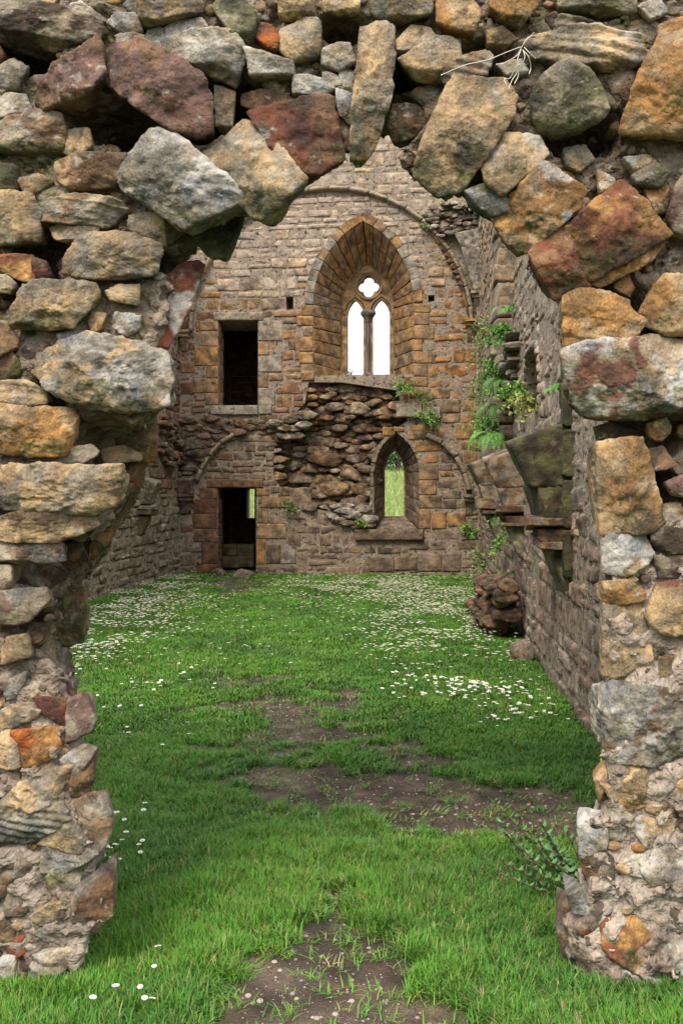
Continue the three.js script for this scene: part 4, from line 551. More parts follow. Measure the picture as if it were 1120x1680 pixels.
function respond(t, v, k, moss) {       // springer, capital and tapering corbel of one lost vault bay
  const u = BACK_T - t - 0.26, w = 0.52, O = (a) => a.map(([x, y]) => [x * k, v + y * k]), tone = moss > 0.1 ? 'dm' : 'gb', m = { moss, lichen: 0.15, detail: 16 };
  bracket(right, 'springer', O([[-0.1, 0.34], [0.29, 0.32], [0.47, 0.68], [-0.1, 0.86]]), u, w, tone, m); bracket(right, 'springer', O([[-0.1, 0.05], [0.21, 0.05], [0.3, 0.345], [-0.1, 0.355]]), u, w * 0.97, tone, m);
  bracket(right, 'capital', O([[-0.1, -0.02], [0.3, -0.02], [0.3, 0.09], [-0.1, 0.09]]), u, w * 1.08, 'bg', { rough: 0.5, moss: moss * 0.4 }); bracket(right, 'capital', O([[-0.1, -0.09], [0.22, -0.085], [0.26, 0.02], [-0.1, 0.02]]), u, w * 0.96, 'bd', { rough: 0.6 }); bracket(right, 'capital', O([[-0.1, -0.15], [0.24, -0.15], [0.24, -0.07], [-0.1, -0.07]]), u, w, 'bg', { rough: 0.5 });
  bracket(right, 'corbel', O([[-0.1, -0.13], [0.19, -0.13], [0.11, -0.34], [0.02, -0.52], [-0.1, -0.55]]), u, w * 0.7, 'gm', { moss: moss * 0.5 });
}
respond(7.1, 1.36, 1, 0.3); respond(10.35, 1.4, 0.95, 0); respond(13.9, 1.46, 0.95, 0.05);
for (let k = 0; k < 6; k++) { const u = BACK_T - 7.1 - 0.02, v = 0.98 + k * 0.38, rng = rngOf(k + 5); put(right, 'shaft_stone', block(V3(u - 0.1, v, 0), V3(u + 0.09, v, 0), V3(u + 0.09, v + 0.38, 0), V3(u - 0.1, v + 0.38, 0), Z, 0.065, { seed: SEED += 7, color: mix3(TONE.m, TONE.d, 0.3 + 0.4 * rng()), rough: 0.012, sink: 0.14, nx: 4, ny: 5 }), M.block, 0.01); }
{ // the stub of a cross pier high on the wall
  const rng = rngOf(77); let v = 2.35; for (let k = 0; k < 22; k++) { const h = k === 9 ? 0.42 : k === 15 ? 0.36 : 0.1 + 0.14 * rng(), o = 0.225 + 0.025 * rng() - (k < 5 ? 0.11 * rng() : 0), d = 0.62 + 0.04 * rng(); put(right, 'pier_stone', rock([[-0.1, v - 0.012], [o, v - 0.01], [o - 0.015 * rng(), v + h + 0.008], [-0.1, v + h + 0.008]], 0, { seed: SEED += 7, front: d / 2, back: d / 2, sharp: 22, rough: 0.7, detail: 9, facets: 0, tones: rng() < 0.4 ? 'yg' : 'gy', lichen: 0.4, tilt: 0 }).rotateY(-Math.PI / 2).translate(pierU - d / 2, 0, 0), M.rock, 0.02); v += h; if (v > 6.4) break; }
}
rubble(right, rp('838,545 850,540 856,585 852,640 844,690 826,700 826,600'), 44, [0.08, 0.24], [-0.02, 0.12], ['gw', 'gb', 'dg', 'gm'], 94);
rubble(right, [[RL - 0.95, 0.3], [RL - 0.02, 0.3], [RL - 0.02, 2.6], [RL - 0.95, 2.3]], 18, [0.16, 0.28], [0.0, 0.08], ['bd', 'bg', 'rb'], 96);
finish(right);

// ================================================================ the left-hand wall
const left = wallOf('side_wall', 'left-hand side wall of coursed grey and red stone, mostly hidden', LEFT_S, 4.0, Math.PI / 2 - YAW);
const LL = BACK_T - 4.0, lTop = [[0, -0.2], [LL, -0.2], [LL, 7.5], [LL - 4, 7.2], [6, 6.0], [3, 5.2], [0, 4.6]];
part('wall_core', extrude(lTop, [], -0.85, -0.012), M.core, left.g);
const TLw = { low: pickTone(['#93866f', '#8a7c69', '#9c8d76', '#857663', '#988a79']), up: pickTone(['#7e5d49', '#85644e', '#7a6250', '#8b6c55', '#83705e']) };
courses(left, { u0: 0.01, u1: LL - 0.01, v0: -0.05, v1: 7.4, seed: 29, rowH: (v) => (v < 1.3 ? [0.13, 0.2] : [0.14, 0.26]), width: () => [0.2, 0.6], rough: 0.024, jitter: 0.018, proud: 0.026, free: (u, v) => sdPoly(lTop, u, v) < -0.01, tone: (u, v, r) => (v + (r() - 0.5) * 0.4 < 1.55 ? TLw.low : TLw.up)(r, u, v), mat: (u, v, r) => (v < 1.5 && r() < 0.5 ? M.lichenBlock : M.block), weight: (u, v, w, h) => (u > 7 && v < 4 ? 100 : 1) * w * h / (4 + u) ** 2 });
{ const s = LEFT_S, inv = (px, py) => { const t = s / Math.tan(Math.atan((px - 560) / FOCAL) - YAW); return [t - 4.0, EYE + (HORIZON - py) / FOCAL * (t * CA - s * SA)]; }, [u, v] = inv(232, 832);
  bracket(left, 'capital', [[-0.1, v - 0.04], [0.3, v - 0.04], [0.3, v + 0.04], [-0.1, v + 0.04]], u, 0.45, 'gm', { moss: 0.2 }); bracket(left, 'capital', [[-0.1, v - 0.14], [0.22, v - 0.14], [0.26, v - 0.05], [-0.1, v - 0.05]], u, 0.4, 'gb'); bracket(left, 'corbel', [[-0.1, v - 0.15], [0.18, v - 0.15], [0.03, v - 0.5], [-0.1, v - 0.52]], u, 0.3, 'mb', { moss: 0.2 }); bracket(left, 'springer', [[-0.1, v + 0.05], [0.2, v + 0.05], [0.34, v + 0.45], [-0.1, v + 0.6]], u, 0.42, 'gm', { moss: 0.35 }); }
rubble(left, [[LL - 1.6, 2.2], [LL - 0.1, 2.2], [LL - 0.1, 3.2], [LL - 1.6, 3.2]], 30, [0.1, 0.22], [0, 0.08], ['bd', 'rb', 'gb', 'bg'], 97);
finish(left);
{ // the near wall runs on to the left and right beyond the picture
  const ext = (x0, x1, n) => { const g = new THREE.BoxGeometry(x1 - x0, 3.7, 0.75); g.translate((x0 + x1) / 2, 1.75, -3.48 + NZ); part('wall_core', g, M.core, nearWall); const w = { g: nearWall, list: [] }; courses(w, { u0: x0, u1: x1, v0: -0.05, v1: 3.6, seed: n, out: -3.1 + NZ, rowH: () => [0.16, 0.3], width: () => [0.25, 0.5], rough: 0.04, jitter: 0.03, proud: 0.05, free: () => true, tone: (u, v, r) => T.low(r), mat: M.block }); part('coursed_stones', mergeGeometries(w.list.map((e) => e.g)), M.block, nearWall).userData.kind = 'stuff'; };
  ext(-5.6, -1.9, 301); ext(1.9, 3.2, 302);
}
// ---------------------------------------------------------------- ground: one sheet, lawn inside, hill of long grass beyond
const BARE = [['545,1478 608,1530 660,1590 730,1650 780,1720 320,1720 370,1650 405,1595 490,1555', 0.10], ['330,1300 420,1268 520,1252 640,1258 760,1275 860,1300 945,1318 960,1350 930,1385 840,1392 760,1372 640,1350 540,1325 430,1318', 0.16], ['372,1152 450,1132 545,1142 592,1170 575,1205 500,1240 420,1210', 0.26], ['350,946 436,950 428,962 396,974 366,966', 0.12], ['600,1225 680,1240 700,1265 610,1262', 0.2], ['395,1120 440,1112 450,1130 400,1135', 0.2], ['1000,1430 930,1400 925,1340 990,1330', 0.1]].map(([s, w]) => [pairs(s).map(([x, y]) => ground(x, y)), w]);
function soilAt(x, z) { let m = 0; const d = -z, n = fbm(x * 2.6, z * 2.6, 4.4, 4) , n2 = fbm(x * 9, z * 9, 8.1, 3); for (const [p, w] of BARE) { const s = sdPoly(p, x, z) / (w * Math.max(1, d / 4)); if (s < 3) m = Math.max(m, 1 - sstep(-1.1, 1.1, s - 0.2 + 1.5 * n + 1.1 * n2)); } return m; }
function groundY(x, z) {
  const [s, t] = toRoom(x, z); let y = 0.02 * fbm(x * 0.8, z * 0.8, 2, 3) + 0.004 * fbm(x * 7, z * 7, 5, 2);
  y += 3.2 * sstep(21, 62, t) + 0.6 * sstep(60, 120, t) + (t > 22 ? 0.15 * fbm(x * 0.2, z * 0.2, 1, 3) : 0); return y;
}
const axis = (lo, hi, step, far) => { const a = []; let q = lo, s = step; while (q > -far) { s *= 1.22; q -= s; a.unshift(q); } for (q = lo; q <= hi; q += step) a.push(q); s = step; while (q < far) { s *= 1.22; q += s; a.push(q); } return a; };
{
  const xs = axis(-5.6, 3.2, 0.06, 420), zs = axis(-19.6, -1.8, 0.06, 420), pos = [], uv = [], col = [], idx = [], soil = lin('#5c4c41'), dry = lin('#75655a'), lawn = lin('#3a5419'), lawn2 = lin('#556328');
  for (const z of zs) for (const x of xs) {
    const m = z > -20 && z < -1.5 && x > -6 && x < 4 ? soilAt(x, z) : 0, n = fbm(x * 3, z * 3, 6, 4), n2 = fbm(x * 12, z * 12, 7, 3); pos.push(x, groundY(x, z) - 0.012 * m, z); uv.push(x, z);
    const c = mix3(mix3(lawn, lawn2, sstep(-0.1, 0.4, n2 + n * 0.5)), mix3(soil, dry, sstep(0, 0.4, n)), m); col.push(...c.map((q) => q * (1 + 0.18 * n2)));
  }
  for (let j = 0; j < zs.length - 1; j++) for (let i = 0; i < xs.length - 1; i++) { const k = j * xs.length + i; idx.push(k, k + xs.length, k + 1, k + 1, k + xs.length, k + xs.length + 1); }
  const g = shadow(new THREE.Mesh(geo(pos, idx, uv, col), M.soil)); g.name = 'ground'; g.userData.kind = 'structure'; scene.add(g);
}
// ---------------------------------------------------------------- grass
function tuft(n, len, wid, seed, spread = 0.02, lean = 0.6) {
  const rng = rngOf(seed), pos = [], idx = [], uv = [];
  for (let k = 0; k < n; k++) {
    const a = rng() * 6.283, bx = (rng() - 0.5) * 2 * spread, bz = (rng() - 0.5) * 2 * spread, L = len * (0.5 + 0.7 * rng()), ln = lean * (0.3 + rng()), w = wid * (0.7 + 0.6 * rng()), ca = Math.cos(a), sa = Math.sin(a), b = pos.length / 3;
    for (const [f, q] of [[0, 1], [0.45, 0.9], [0.8, 0.55], [1, 0]]) { const h = L * f * (1 - 0.25 * ln * f), o = L * ln * f * f, x = bx + ca * o, z = bz + sa * o; if (q) { pos.push(x - sa * w * q, h, z + ca * w * q, x + sa * w * q, h, z - ca * w * q); uv.push(0, f, 1, f); } else { pos.push(x, h, z); uv.push(0.5, f); } }
    idx.push(b, b + 1, b + 3, b, b + 3, b + 2, b + 2, b + 3, b + 5, b + 2, b + 5, b + 4, b + 4, b + 5, b + 6);
  }
  return geo(pos, idx, uv);
}
function scatter(name, label, category, g, mat, items) {
  const m = shadow(new THREE.InstancedMesh(g, mat, items.length)), d = new THREE.Object3D(), c = new THREE.Color();
  items.forEach(([x, y, z, s, r, col, sy], i) => { d.position.set(x, y, z); d.rotation.set(0, r, 0); d.scale.set(s, s * (sy || 1), s); d.updateMatrix(); m.setMatrixAt(i, d.matrix); if (col) { c.setRGB(...col); m.setColorAt(i, c); } });
  m.name = numbered(name); m.userData.kind = 'stuff'; tag(m, label, category); scene.add(m); return m;
}
const nearSolid = (x, z) => z < -2.98 && z > -3.9 && (() => { const q = clamp((-3.05 - z) / 0.8); return lerp(sdPoly(openF, x, 0.06), sdPoly(openB, x, 0.06), q) > -0.01; })();
{
  const rng = rngOf(401), bins = [[], [], [], []], G1 = [0.078, 0.218, 0.012], G2 = [0.125, 0.25, 0.028], G3 = [0.23, 0.28, 0.07], G4 = [0.042, 0.14, 0.01];
  for (let k = 0; k < 420000; k++) {
    const d = 1.9 + 17.2 * Math.pow(rng(), 1.0), keep = d < 5 ? 1 : d < 8 ? 0.75 : d < 13 ? 0.5 : 0.4; if (rng() > keep) continue;
    const half = d < 3.1 ? 0.42 * d + 0.5 : 0.42 * d + 0.25, x = (rng() * 2 - 1) * Math.min(half, 5.4), z = -d, [s, t] = toRoom(x, z); if (rng() > Math.min(half, 5.4) / 5.4 * 1.05 && d > 8) continue;
    if (d > 3.9 && (s < LEFT_S + 0.03 || s > RIGHT_S - 0.03 || t > BACK_T - 0.05)) continue; if (nearSolid(x, z)) continue;
    const m = soilAt(x, z); if (m > 0.06 + 0.5 * rng()) { if (rng() > 0.03) continue; }
    const n = fbm(x * 1.1, z * 1.1, 3, 3), n2 = fbm(x * 5, z * 5, 9, 2); let c = mix3(G4, G1, sstep(-0.4, 0.3, n + 0.3 * n2)); const worn = d < 5.2 ? sstep(0.9, 0.2, Math.abs(x - 0.1)) * 0.3 : 0; if (rng() < 0.3 + worn) c = mix3(c, G2, rng()); if (rng() < 0.08 + 0.25 * worn) c = mix3(c, G3, rng()); if (rng() < 0.025) c = [0.34, 0.29, 0.14];
    c = c.map((q) => q * (0.7 + 0.6 * rng()));
    const edge = d < 4.2 ? 1.35 : 1, tall = edge * (0.75 + 0.5 * rng() + 0.5 * n2) * (1 - 0.5 * m);
    bins[(d < 6 ? 0 : 2) + (rng() < 0.5 ? 0 : 1)].push([x, groundY(x, z) - 0.006, z, d < 6 ? 1 : 1.15 + d * 0.02, rng() * 6.28, c, Math.max(0.45, tall)]);
  }
  scatter('lawn_grass', 'short green lawn grass nearest the camera', 'grass', tuft(8, 0.044, 0.002, 11, 0.03, 1.1), M.grass, bins[0]); scatter('lawn_grass', 'green lawn grass blades mixed through the near lawn', 'grass', tuft(8, 0.046, 0.002, 12, 0.035, 1.7), M.grass, bins[1]);
  scatter('lawn_grass', 'mown green lawn filling the ruined room', 'grass', tuft(8, 0.034, 0.0026, 13, 0.045, 0.9), M.grass, bins[2]); scatter('lawn_grass', 'finer green lawn blades in the ruined room', 'grass', tuft(8, 0.03, 0.0024, 14, 0.05, 1.2), M.grass, bins[3]);
  const field = []; for (let k = 0; k < 26000; k++) { const t = 22.6 + 42 * rng() ** 1.3, k1 = lerp(370, 720, rng()), s = t * Math.tan(Math.atan((k1 - 560) / FOCAL) - YAW), [x, z] = toWorld(s, t); const c = mix3([0.2, 0.32, 0.07], [0.38, 0.42, 0.17], rng()).map((q) => q * (0.85 + 0.3 * rng())); field.push([x, groundY(x, z) - 0.02, z, 1 + 0.5 * rng(), rng() * 6.28, c]); }
  scatter('meadow_grass', 'tall pale meadow grass on the slope seen through the lancet', 'grass', tuft(8, 0.5, 0.006, 15, 0.12, 0.4), M.grass, field);
  const peb = []; for (let k = 0; k < 20000 && peb.length < 1500; k++) { const d = 1.9 + 6 * rng(), x = (rng() - 0.5) * 4, z = -d; if (soilAt(x, z) < 0.6 || nearSolid(x, z) || toRoom(x, z)[0] > 1.05) continue; peb.push([x, groundY(x, z) - 0.012, z, 0.003 + 0.009 * rng() ** 4, rng() * 6, mix3(lin('#7d6f60'), lin('#a3978a'), rng()), 0.6]); }
  const pg = new THREE.IcosahedronGeometry(1, 1); scatter('gravel', 'small pale pebbles lying on the bare earth', 'gravel', pg, std({ roughness: 0.9 }), peb);
}
// ---------------------------------------------------------------- daisies
function daisyGeo(part) {
  const P = [], I = [], U = [], C = [], add = (v, c) => { P.push(...v); C.push(...c); U.push(0, 0); return P.length / 3 - 1; }, H = 0.07;
  if (part !== 'centre' && part !== 'stem') for (let k = 0; k < 14; k++) { const a = k / 14 * 6.283, w = 0.2, W1 = [0.84, 0.84, 0.82], p = (r, b, y) => [Math.cos(a + b) * r, H + y, Math.sin(a + b) * r], i = add(p(0.003, 0, 0), W1); add(p(0.01, -w, 0.002), W1); add(p(0.0145, 0, 0.0025), W1); add(p(0.01, w, 0.002), W1); I.push(i, i + 1, i + 2, i, i + 2, i + 3); }
  if (part !== 'petals' && part !== 'stem') { const Y = [0.7, 0.47, 0.04], t = add([0, H + 0.0045, 0], Y); for (let k = 0; k < 8; k++) { const a = k / 8 * 6.283; add([Math.cos(a) * 0.0042, H + 0.002, Math.sin(a) * 0.0042], Y); } for (let k = 0; k < 8; k++) I.push(t, t + 1 + (k + 1) % 8, t + 1 + k); }
  if (part !== 'petals' && part !== 'centre') { const S = [0.1, 0.2, 0.04]; for (let k = 0; k < 3; k++) { const a = k / 3 * 6.283, b = (k + 1) / 3 * 6.283, r = 0.0012, i = add([Math.cos(a) * r, -0.01, Math.sin(a) * r], S); add([Math.cos(b) * r, -0.01, Math.sin(b) * r], S); add([Math.cos(b) * r, H, Math.sin(b) * r], S); add([Math.cos(a) * r, H, Math.sin(a) * r], S); I.push(i, i + 1, i + 2, i, i + 2, i + 3); } }
  return geo(P, I, U, C);
}
{
  const rng = rngOf(611), spots = [], clump = (px, py, rx, rz, n) => { const [cx, cz] = ground(px, py); for (let k = 0, m = 0; k < n * 20 && m < n; k++) { const x = cx + (rng() + rng() + rng() - 1.5) * rx * 1.3, z = cz + (rng() + rng() + rng() - 1.5) * rz * 1.3, [s, t] = toRoom(x, z); if (s < LEFT_S + 0.1 || s > RIGHT_S - 0.1 || t > BACK_T - 0.15 || soilAt(x, z) > 0.3) continue; if (fbm(x * 1.3, z * 1.3, 31, 3) + 0.35 * rng() < 0.02) continue; spots.push([x, z]); m++; } };
  clump(270, 962, 1.1, 1.8, 617); clump(215, 1000, 0.9, 1.6, 947); clump(170, 1040, 0.8, 1.2, 544); clump(140, 1080, 0.5, 0.8, 217); clump(560, 965, 1.4, 1.6, 947); clump(680, 975, 1.2, 2.2, 1532); clump(720, 1010, 0.9, 1.6, 802); clump(730, 1060, 0.7, 1.0, 325); clump(770, 1130, 0.5, 0.7, 161); clump(440, 1040, 2.2, 2.6, 144); clump(250, 1150, 0.6, 1.0, 41); clump(190, 1380, 0.12, 0.25, 31); clump(820, 1180, 0.3, 0.4, 41);
  for (const [px, py] of [[148, 1668], [190, 1655], [235, 1662], [244, 1675], [232, 1640], [206, 1385], [230, 1415], [262, 1590], [255, 1610]]) spots.push(ground(px, py));
  spots.sort((a, b) => b[1] - a[1]);
  const all = daisyGeo(), pe = daisyGeo('petals'), ce = daisyGeo('centre'), stm = daisyGeo('stem'), rest = [];
  spots.forEach(([x, z], i) => {
    const y = groundY(x, z), near = z > -5, sc = (0.9 + 0.4 * rng()) * (near ? 0.8 : z < -9 ? 1.15 : 1), r = rng() * 6.28; if (i >= 300) { rest.push([x, y, z, sc, r]); return; }
    let o; if (near) { o = new THREE.Group(); part('petals', pe, M.leaf, o); part('centre', ce, M.leaf, o); part('stem', stm, M.leaf, o); } else o = shadow(new THREE.Mesh(all, M.leaf));
    o.name = numbered('daisy'); o.position.set(x, y, z); o.rotation.set((rng() - 0.3) * 0.5, r, (rng() - 0.5) * 0.4); o.scale.setScalar(sc); scene.add(tag(o, 'small white daisy flower standing in the green lawn', 'daisy', 'daisies in the lawn'));
  });
  const im = scatter('daisies', 'white daisies thickly scattered over the far lawn', 'daisies', all, M.leaf, rest);
}
// ---------------------------------------------------------------- plants
const leafQuad = (P, I, U, C, base, dir, side, len, wid, col, curl = 0.2) => {
  const n = V3(0, 0, 0).crossVectors(side, dir).normalize(), b = P.length / 3;
  for (const [f, w, c] of [[0, 0, 0], [0.35, -1, 0.06], [0.35, 1, 0.06], [0.7, -0.8, -0.02], [0.7, 0.8, -0.02], [1, 0, -curl]]) { const p = base.clone().addScaledVector(dir, len * f).addScaledVector(side, wid * w * 0.5).addScaledVector(n, len * c); P.push(p.x, p.y, p.z); U.push(w, f); C.push(...col); }
  I.push(b, b + 1, b + 2, b + 1, b + 3, b + 4, b + 1, b + 4, b + 2, b + 3, b + 5, b + 4);
};
const tubeOf = (pts, r, seg = 10, rad = 5) => new THREE.TubeGeometry(new THREE.CatmullRomCurve3(pts), seg, r, rad, false);
{ // the leafy weed at the foot of the right-hand jamb
  const weed = thing('weed_plant', 'bushy blue-green leafy weed at the foot of the right jamb', 'plant', 0.92, 0, -3.72), rng = rngOf(71), stemM = std({ color: new THREE.Color().setRGB(0.2, 0.12, 0.06) });
  for (let k = 0; k < 24; k++) {
    const a = rng() * 6.283, x0 = (rng() - 0.5) * 0.22, z0 = (rng() - 0.5) * 0.34, lx = -0.36 * rng() + 0.04, lz = (rng() - 0.3) * 0.22, h = 0.08 + 0.3 * rng() * rng() + 0.08 * rng(), p = [V3(x0, 0, z0), V3(x0 + lx * 0.35, h * 0.45, z0 + lz * 0.35), V3(x0 + lx, h, z0 + lz)], st = part('stem', tubeOf(p, 0.003, 8, 4), stemM, weed);
    const cu = new THREE.CatmullRomCurve3(p), P = [], I = [], U = [], C = [], nl = 10; for (let i = 1; i <= nl; i++) { const f = 0.25 + 0.75 * i / nl, q = cu.getPoint(f), tg = cu.getTangent(f), ang = i * 1.571 + a; for (const s of [0, Math.PI]) { const sd = V3(Math.cos(ang + s), 0.35 + 0.3 * f, Math.sin(ang + s)).normalize(), si = V3(0, 0, 0).crossVectors(tg, sd).normalize(), c = mix3([0.065, 0.17, 0.045], [0.15, 0.29, 0.105], rng()); leafQuad(P, I, U, C, q, sd, si, 0.022 + 0.016 * rng(), 0.012 + 0.006 * rng(), c); } }
    part('leaves', geo(P, I, U, C), M.leaf, st);
  }
}
function fern(label, pos, out, n, len, seed, droop = 0.5, bright = 1, name = 'fern', group) {
  const f = thing(name, label, name === 'fern' ? 'fern' : 'plant', ...pos, group), rng = rngOf(seed), side = V3(-out.z, 0, out.x);
  for (let k = 0; k < n; k++) {
    const sp = (k + 0.5) / n * 2 - 1 + (rng() - 0.5) * 0.4, L = len * (0.4 + 0.45 * rng()), up = 0.25 + 0.5 * rng(), d = out.clone().multiplyScalar(0.7).addScaledVector(side, sp * 0.8).normalize();
    const p = [V3(0, 0, 0), d.clone().multiplyScalar(L * 0.4).add(V3(0, L * up * 0.45, 0)), d.clone().multiplyScalar(L * 0.78).add(V3(0, L * (up * 0.5 - droop * 0.25), 0)), d.clone().multiplyScalar(L).add(V3(0, L * (up * 0.3 - droop * 0.75), 0))], cu = new THREE.CatmullRomCurve3(p), P = [], I = [], U = [], C = [];
    for (let i = 2; i <= 22; i++) { const t = i / 22, q = cu.getPoint(t), tg = cu.getTangent(t), sd = V3(0, 0, 0).crossVectors(tg, V3(0, 1, 0)).normalize(), w = L * 0.2 * Math.sin(Math.PI * Math.min(1, t * 0.85 + 0.15)) + 0.008; for (const s of [-1, 1]) { const dd = sd.clone().multiplyScalar(s).addScaledVector(tg, 0.45).normalize(), c = mix3([0.055, 0.19, 0.02], [0.13, 0.32, 0.035], rng()).map((v) => v * bright); leafQuad(P, I, U, C, q, dd, tg, w, L * 0.042, c); } }
    const fr = part('frond', geo(P, I, U, C), M.leaf, f); part('rachis', tubeOf(p, 0.0025, 8, 4), M.stalk, fr);
  }
  return f;
}
function clump(label, pos, out, n, len, seed, col, hang = 0.2, group) {        // loose sprays of fine stems with small leaves
  const w = thing('wall_plant', label, 'plant', ...pos, group), rng = rngOf(seed), P = [], I = [], U = [], C = [], stems = [], side = V3(-out.z, 0, out.x);
  for (let k = 0; k < n; k++) {
    const L = len * (0.4 + 0.8 * rng()), d = out.clone().multiplyScalar(0.3 + 0.4 * rng()).addScaledVector(side, (rng() - 0.5) * 1.8).add(V3(0, (rng() - hang) * 1.4, 0)).normalize(), b0 = side.clone().multiplyScalar((rng() - 0.5) * len * 0.6).add(V3(0, (rng() - 0.5) * len * 0.3, 0)), p = [b0, b0.clone().addScaledVector(d, L * 0.5).add(V3(0, 0.03 * L, 0)), b0.clone().addScaledVector(d, L).add(V3(0, -hang * 0.4 * L, 0))], cu = new THREE.CatmullRomCurve3(p); stems.push(tubeOf(p, 0.0022, 5, 3));
    for (let i = 0; i < 9; i++) { const q = cu.getPoint(0.2 + 0.8 * i / 8), a = V3(rng() - 0.5, rng() - 0.3, rng() - 0.5).normalize(), s = V3(rng() - 0.5, rng() - 0.5, rng() - 0.5).cross(a).normalize(), c = mix3(col[0], col[1], rng()); leafQuad(P, I, U, C, q, a, s, 0.035 + 0.03 * rng(), 0.02 + 0.012 * rng(), c); }
  }
  part('stems', mergeGeometries(stems), M.stalk, w); part('leaves', geo(P, I, U, C), M.leaf, w);
}
const onRight = (px, py, out) => { const [u, v] = rightAt(px, py, RIGHT_S - out), [x, z] = toWorld(RIGHT_S - out, BACK_T - u); return [x, v, z]; };
const onBack = (px, py, out) => { const [u, v] = backAt(px, py, BACK_T - out), [x, z] = toWorld(u + LEFT_S, BACK_T - out); return [x, v, z]; };
const LUSH = [[0.05, 0.17, 0.018], [0.14, 0.34, 0.04]], OUTR = V3(-CA, 0, -SA), OUTB = V3(-SA, 0, CA), GRN = [[0.1, 0.24, 0.03], [0.26, 0.42, 0.08]], DULL = [[0.12, 0.17, 0.05], [0.26, 0.3, 0.13]];
fern('bright fern high on the right wall beside the broken pier', onRight(838, 512, 0.1), V3(-0.6, 0, 0.8), 7, 0.3, 81, 0.4, 1.05);
fern('small round-leaved fern below the broken pier stub', onRight(828, 560, 0.12), V3(-0.5, 0, 0.86), 6, 0.24, 82, 0.5, 0.9);
fern('long drooping dark-green fern midway down the right wall', onRight(824, 632, 0.15), V3(-0.6, 0, 0.8), 9, 0.42, 83, 1.0, 0.75);
fern('drooping fern hanging under the dark-green one', onRight(818, 672, 0.15), V3(-0.7, 0, 0.7), 9, 0.42, 84, 1.0, 0.8);
fern('light green fern spreading over a mossy springer', onRight(812, 722, 0.25), V3(-0.6, 0, 0.8), 11, 0.46, 85, 0.7, 0.95);
fern('pair of upright fern leaves low on the right wall', onRight(838, 945, 0.04), V3(-0.5, 0, 0.86), 4, 0.3, 86, 0.1, 1.2);
fern('small fern clinging beside the broken jamb top', onRight(915, 640, 0.08), V3(-0.4, 0, 0.9), 6, 0.2, 87, 0.5, 1.1);
clump('yellow-green spray under the blind niche', onRight(870, 665, 0.05), V3(-0.6, 0, 0.8), 26, 0.22, 88, [[0.22, 0.26, 0.06], [0.4, 0.38, 0.12]], 0.5);
clump('trailing green weed beside the second springer capital', onRight(830, 850, 0.1), V3(-0.7, 0, 0.7), 24, 0.28, 89, GRN, 0.8);
clump('pale trailing stems in the far right corner, highest', onRight(800, 530, 0.1), OUTR, 26, 0.5, 90, DULL, 0.9); clump('pale trailing stems halfway down the far right corner', onRight(800, 620, 0.1), OUTR, 30, 0.5, 91, DULL, 0.9); clump('green trailing stems above the far springer', onRight(800, 700, 0.12), OUTR, 30, 0.45, 92, GRN, 0.7);
clump('grey-green bush at the foot of the far right corner', onRight(798, 930, 0.12), OUTR, 40, 0.4, 93, DULL, 0.2); clump('thin weed growing down the wall by the far capital', onRight(826, 880, 0.04), OUTR, 16, 0.3, 98, GRN, 0.9);
clump('green tuft on the ledge right of the tracery window', onBack(664, 640, 0.1), OUTB, 36, 0.34, 94, GRN, 0.35); clump('dry tuft beside the ledge plant right of the window', onBack(694, 645, 0.08), OUTB, 24, 0.3, 99, DULL, 0.7); clump('green tuft hanging below the broken ledge', onBack(700, 688, 0.14), OUTB, 36, 0.32, 95, GRN, 0.5); clump('small weed on the low broken ledge', onBack(477, 832, 0.06), OUTB, 26, 0.24, 96, DULL, 0.4); clump('bright weed beside the lancet sill', onBack(590, 860, 0.1), OUTB, 18, 0.16, 97, GRN, 0.3); clump('dark weed in a hollow right of the lancet', onBack(768, 872, 0.04), OUTB, 26, 0.26, 100, GRN, 0.3); clump('tiny weed in a joint high on the gable', onBack(697, 377, 0.1), OUTB, 14, 0.14, 101, DULL, 0.2); clump('spindly weed on the outer sill of the window', onBack(570, 622, -0.95), V3(0, 0, -1), 10, 0.2, 102, DULL, -0.2);
clump('dense green leaves spilling below the upper fern', onRight(830, 545, 0.12), V3(-0.6, 0, 0.8), 44, 0.24, 111, LUSH, 0.7); clump('dense green leaves between the two drooping ferns', onRight(822, 600, 0.14), V3(-0.6, 0, 0.8), 60, 0.28, 112, LUSH, 0.8); clump('dense green leaves over the second springer', onRight(816, 690, 0.16), V3(-0.6, 0, 0.8), 70, 0.32, 113, LUSH, 0.7); clump('bright leaves above the blind niche', onRight(846, 640, 0.1), V3(-0.6, 0, 0.8), 40, 0.2, 114, GRN, 0.7);
{ // dry pale roots hanging from the rubble above
  const r = thing('dry_roots', 'thin pale dry roots hanging from the rubble above the hole', 'roots', 0, 0, -2.95), add = (s, z = 0) => { const p = pairs(s).map(([x, y], i) => { const q = at(x, y, 2.93); return V3(q[0], q[1], 0.03 + z + 0.012 * Math.sin(i * 2.1)); }); part('root', tubeOf(p, 0.0014, 24, 5), M.straw, r); };
  add('722,126 760,112 800,98 830,88 852,82'); add('852,82 862,65 872,52 878,48', -0.03); add('856,84 858,100 848,118 838,135 832,150'); add('852,88 840,100 826,104 812,108'); add('857,86 864,98 870,112 866,124'); add('853,84 846,104 850,122 842,140'); add('858,80 866,92 878,96'); add('860,108 846,112 836,128 826,132 829,145');
}
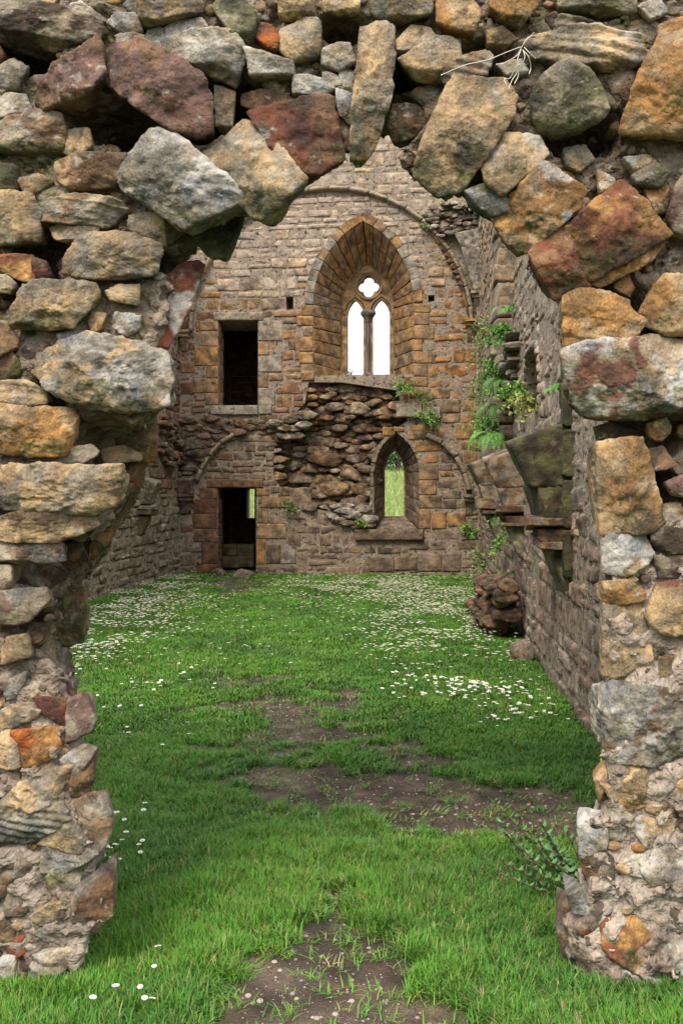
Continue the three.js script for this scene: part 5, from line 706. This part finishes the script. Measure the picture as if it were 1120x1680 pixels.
// ---------------------------------------------------------------- loose and mossy stones
const single = (name, label, cat, x, y, z, rx, ry, rz, seed, tones, o = {}) => { const rng = rngOf(seed), g = rock(blobAt(rng, 0, ry * 0.8, rx, ry), 0, { seed, front: rz, back: rz, sharp: 9, rough: 1, detail: 12, tones, ...o }), m = shadow(new THREE.Mesh(g, M.rock)); m.name = numbered(name); m.position.set(x, y, z); m.rotation.y = -YAW; scene.add(tag(m, label, cat)); };
{ let [x, z] = ground(361, 943); single('loose_stone', 'small squared stone at the left foot of the lower doorway', 'stone', x, groundY(x, z) - 0.03, z + 0.1, 0.13, 0.09, 0.12, 301, 'gb'); [x, z] = ground(403, 945); single('loose_stone', 'long low stone lying across the lower doorway', 'stone', x, groundY(x, z) - 0.03, z + 0.1, 0.24, 0.1, 0.14, 302, 'gb'); [x, z] = ground(858, 1082); single('loose_stone', 'rounded grey boulder on the grass against the right wall', 'stone', x, groundY(x, z) - 0.03, z - 0.05, 0.13, 0.13, 0.14, 303, 'gb'); }
{
  const [x, z] = toWorld(RIGHT_S, 10.1), g = thing('mossy_pile', 'low mossy stub of dark rough stones against the right wall', 'stones', x, 0, z); g.rotation.y = -Math.PI / 2 - YAW; const rng = rngOf(505);
  for (let k = 0; k < 46; k++) { const u = -2.4 * rng(), v = 0.03 + 0.62 * rng() * (1 + u * 0.12), o = 0.12 + (0.27 - 0.16 * v) * Math.sqrt(rng()), len = 0.22 + 0.34 * rng(), r = rock(blobAt(rng, o, v, 0.13 + 0.06 * rng(), 0.07 + 0.05 * rng()), 0, { seed: 520 + k * 3, front: len / 2, back: len / 2, sharp: 26, rough: 1.5, detail: 9, facets: 2, tones: rng() < 0.7 ? 'db' : 'bd', moss: 0.62, lichen: 0, strata: 0.8, tilt: 0.5 }); r.rotateY(-Math.PI / 2); r.translate(u - 0.2, 0, 0); part('stone', r, M.rock, g); }
}
// ---------------------------------------------------------------- trees beyond the lancet
function tree(label, px, t, h, rad, seed, col) {
  const s = t * Math.tan(Math.atan((px - 560) / FOCAL) - YAW), [x, z] = toWorld(s, t), g = thing('field_tree', label, 'tree', x, groundY(x, z) - 0.05, z), rng = rngOf(seed), limbs = [tubeOf([V3(0, 0, 0), V3(0.05, h * 0.3, 0), V3(0, h * 0.75, 0.05)], 0.12, 8, 7)];
  for (let k = 0; k < 7; k++) { const a = rng() * 6.28, b = h * (0.25 + 0.4 * rng()); limbs.push(tubeOf([V3(0, b, 0), V3(Math.cos(a) * rad * 0.4, b + 0.3, Math.sin(a) * rad * 0.4), V3(Math.cos(a) * rad * 0.8, b + 0.7, Math.sin(a) * rad * 0.8)], 0.045, 6, 5)); }
  part('trunk', mergeGeometries(limbs), M.bark, g); const P = [], I = [], U = [], C = [], cl = [...Array(26).keys()].map(() => { const a = rng() * 6.28, e = rng() * 2 - 1, r = rad * (0.4 + 0.5 * rng()); return V3(Math.cos(a) * r, h * 0.6 + e * h * 0.36, Math.sin(a) * r); });
  for (let k = 0; k < 5200; k++) { const c = cl[Math.floor(rng() * cl.length)], r = rad * 0.42 * Math.cbrt(rng()), a = rng() * 6.28, e = rng() * 2 - 1, q = Math.sqrt(1 - e * e), p = c.clone().add(V3(Math.cos(a) * q * r, e * r * 0.8, Math.sin(a) * q * r)), d = V3(rng() - 0.5, rng() - 0.6, rng() - 0.5).normalize(), sd = V3(rng() - 0.5, rng() - 0.5, rng() - 0.5).cross(d).normalize(), cc = mix3(col[0], col[1], rng()); leafQuad(P, I, U, C, p, d, sd, 0.16, 0.09, cc); }
  part('crown', geo(P, I, U, C), M.leaf, g);
}
tree('round dark-green tree on the slope seen through the lancet', 651, 52, 4.2, 2.0, 701, [[0.03, 0.08, 0.015], [0.08, 0.16, 0.03]]);
tree('smaller pale tree behind the dark one beyond the lancet', 632, 66, 4.0, 1.8, 702, [[0.06, 0.12, 0.03], [0.14, 0.22, 0.06]]);
tree('bushy tree at the right edge of the lancet view', 676, 60, 4.4, 2.2, 703, [[0.05, 0.1, 0.02], [0.1, 0.18, 0.04]]);

renderer.render(scene, camera);
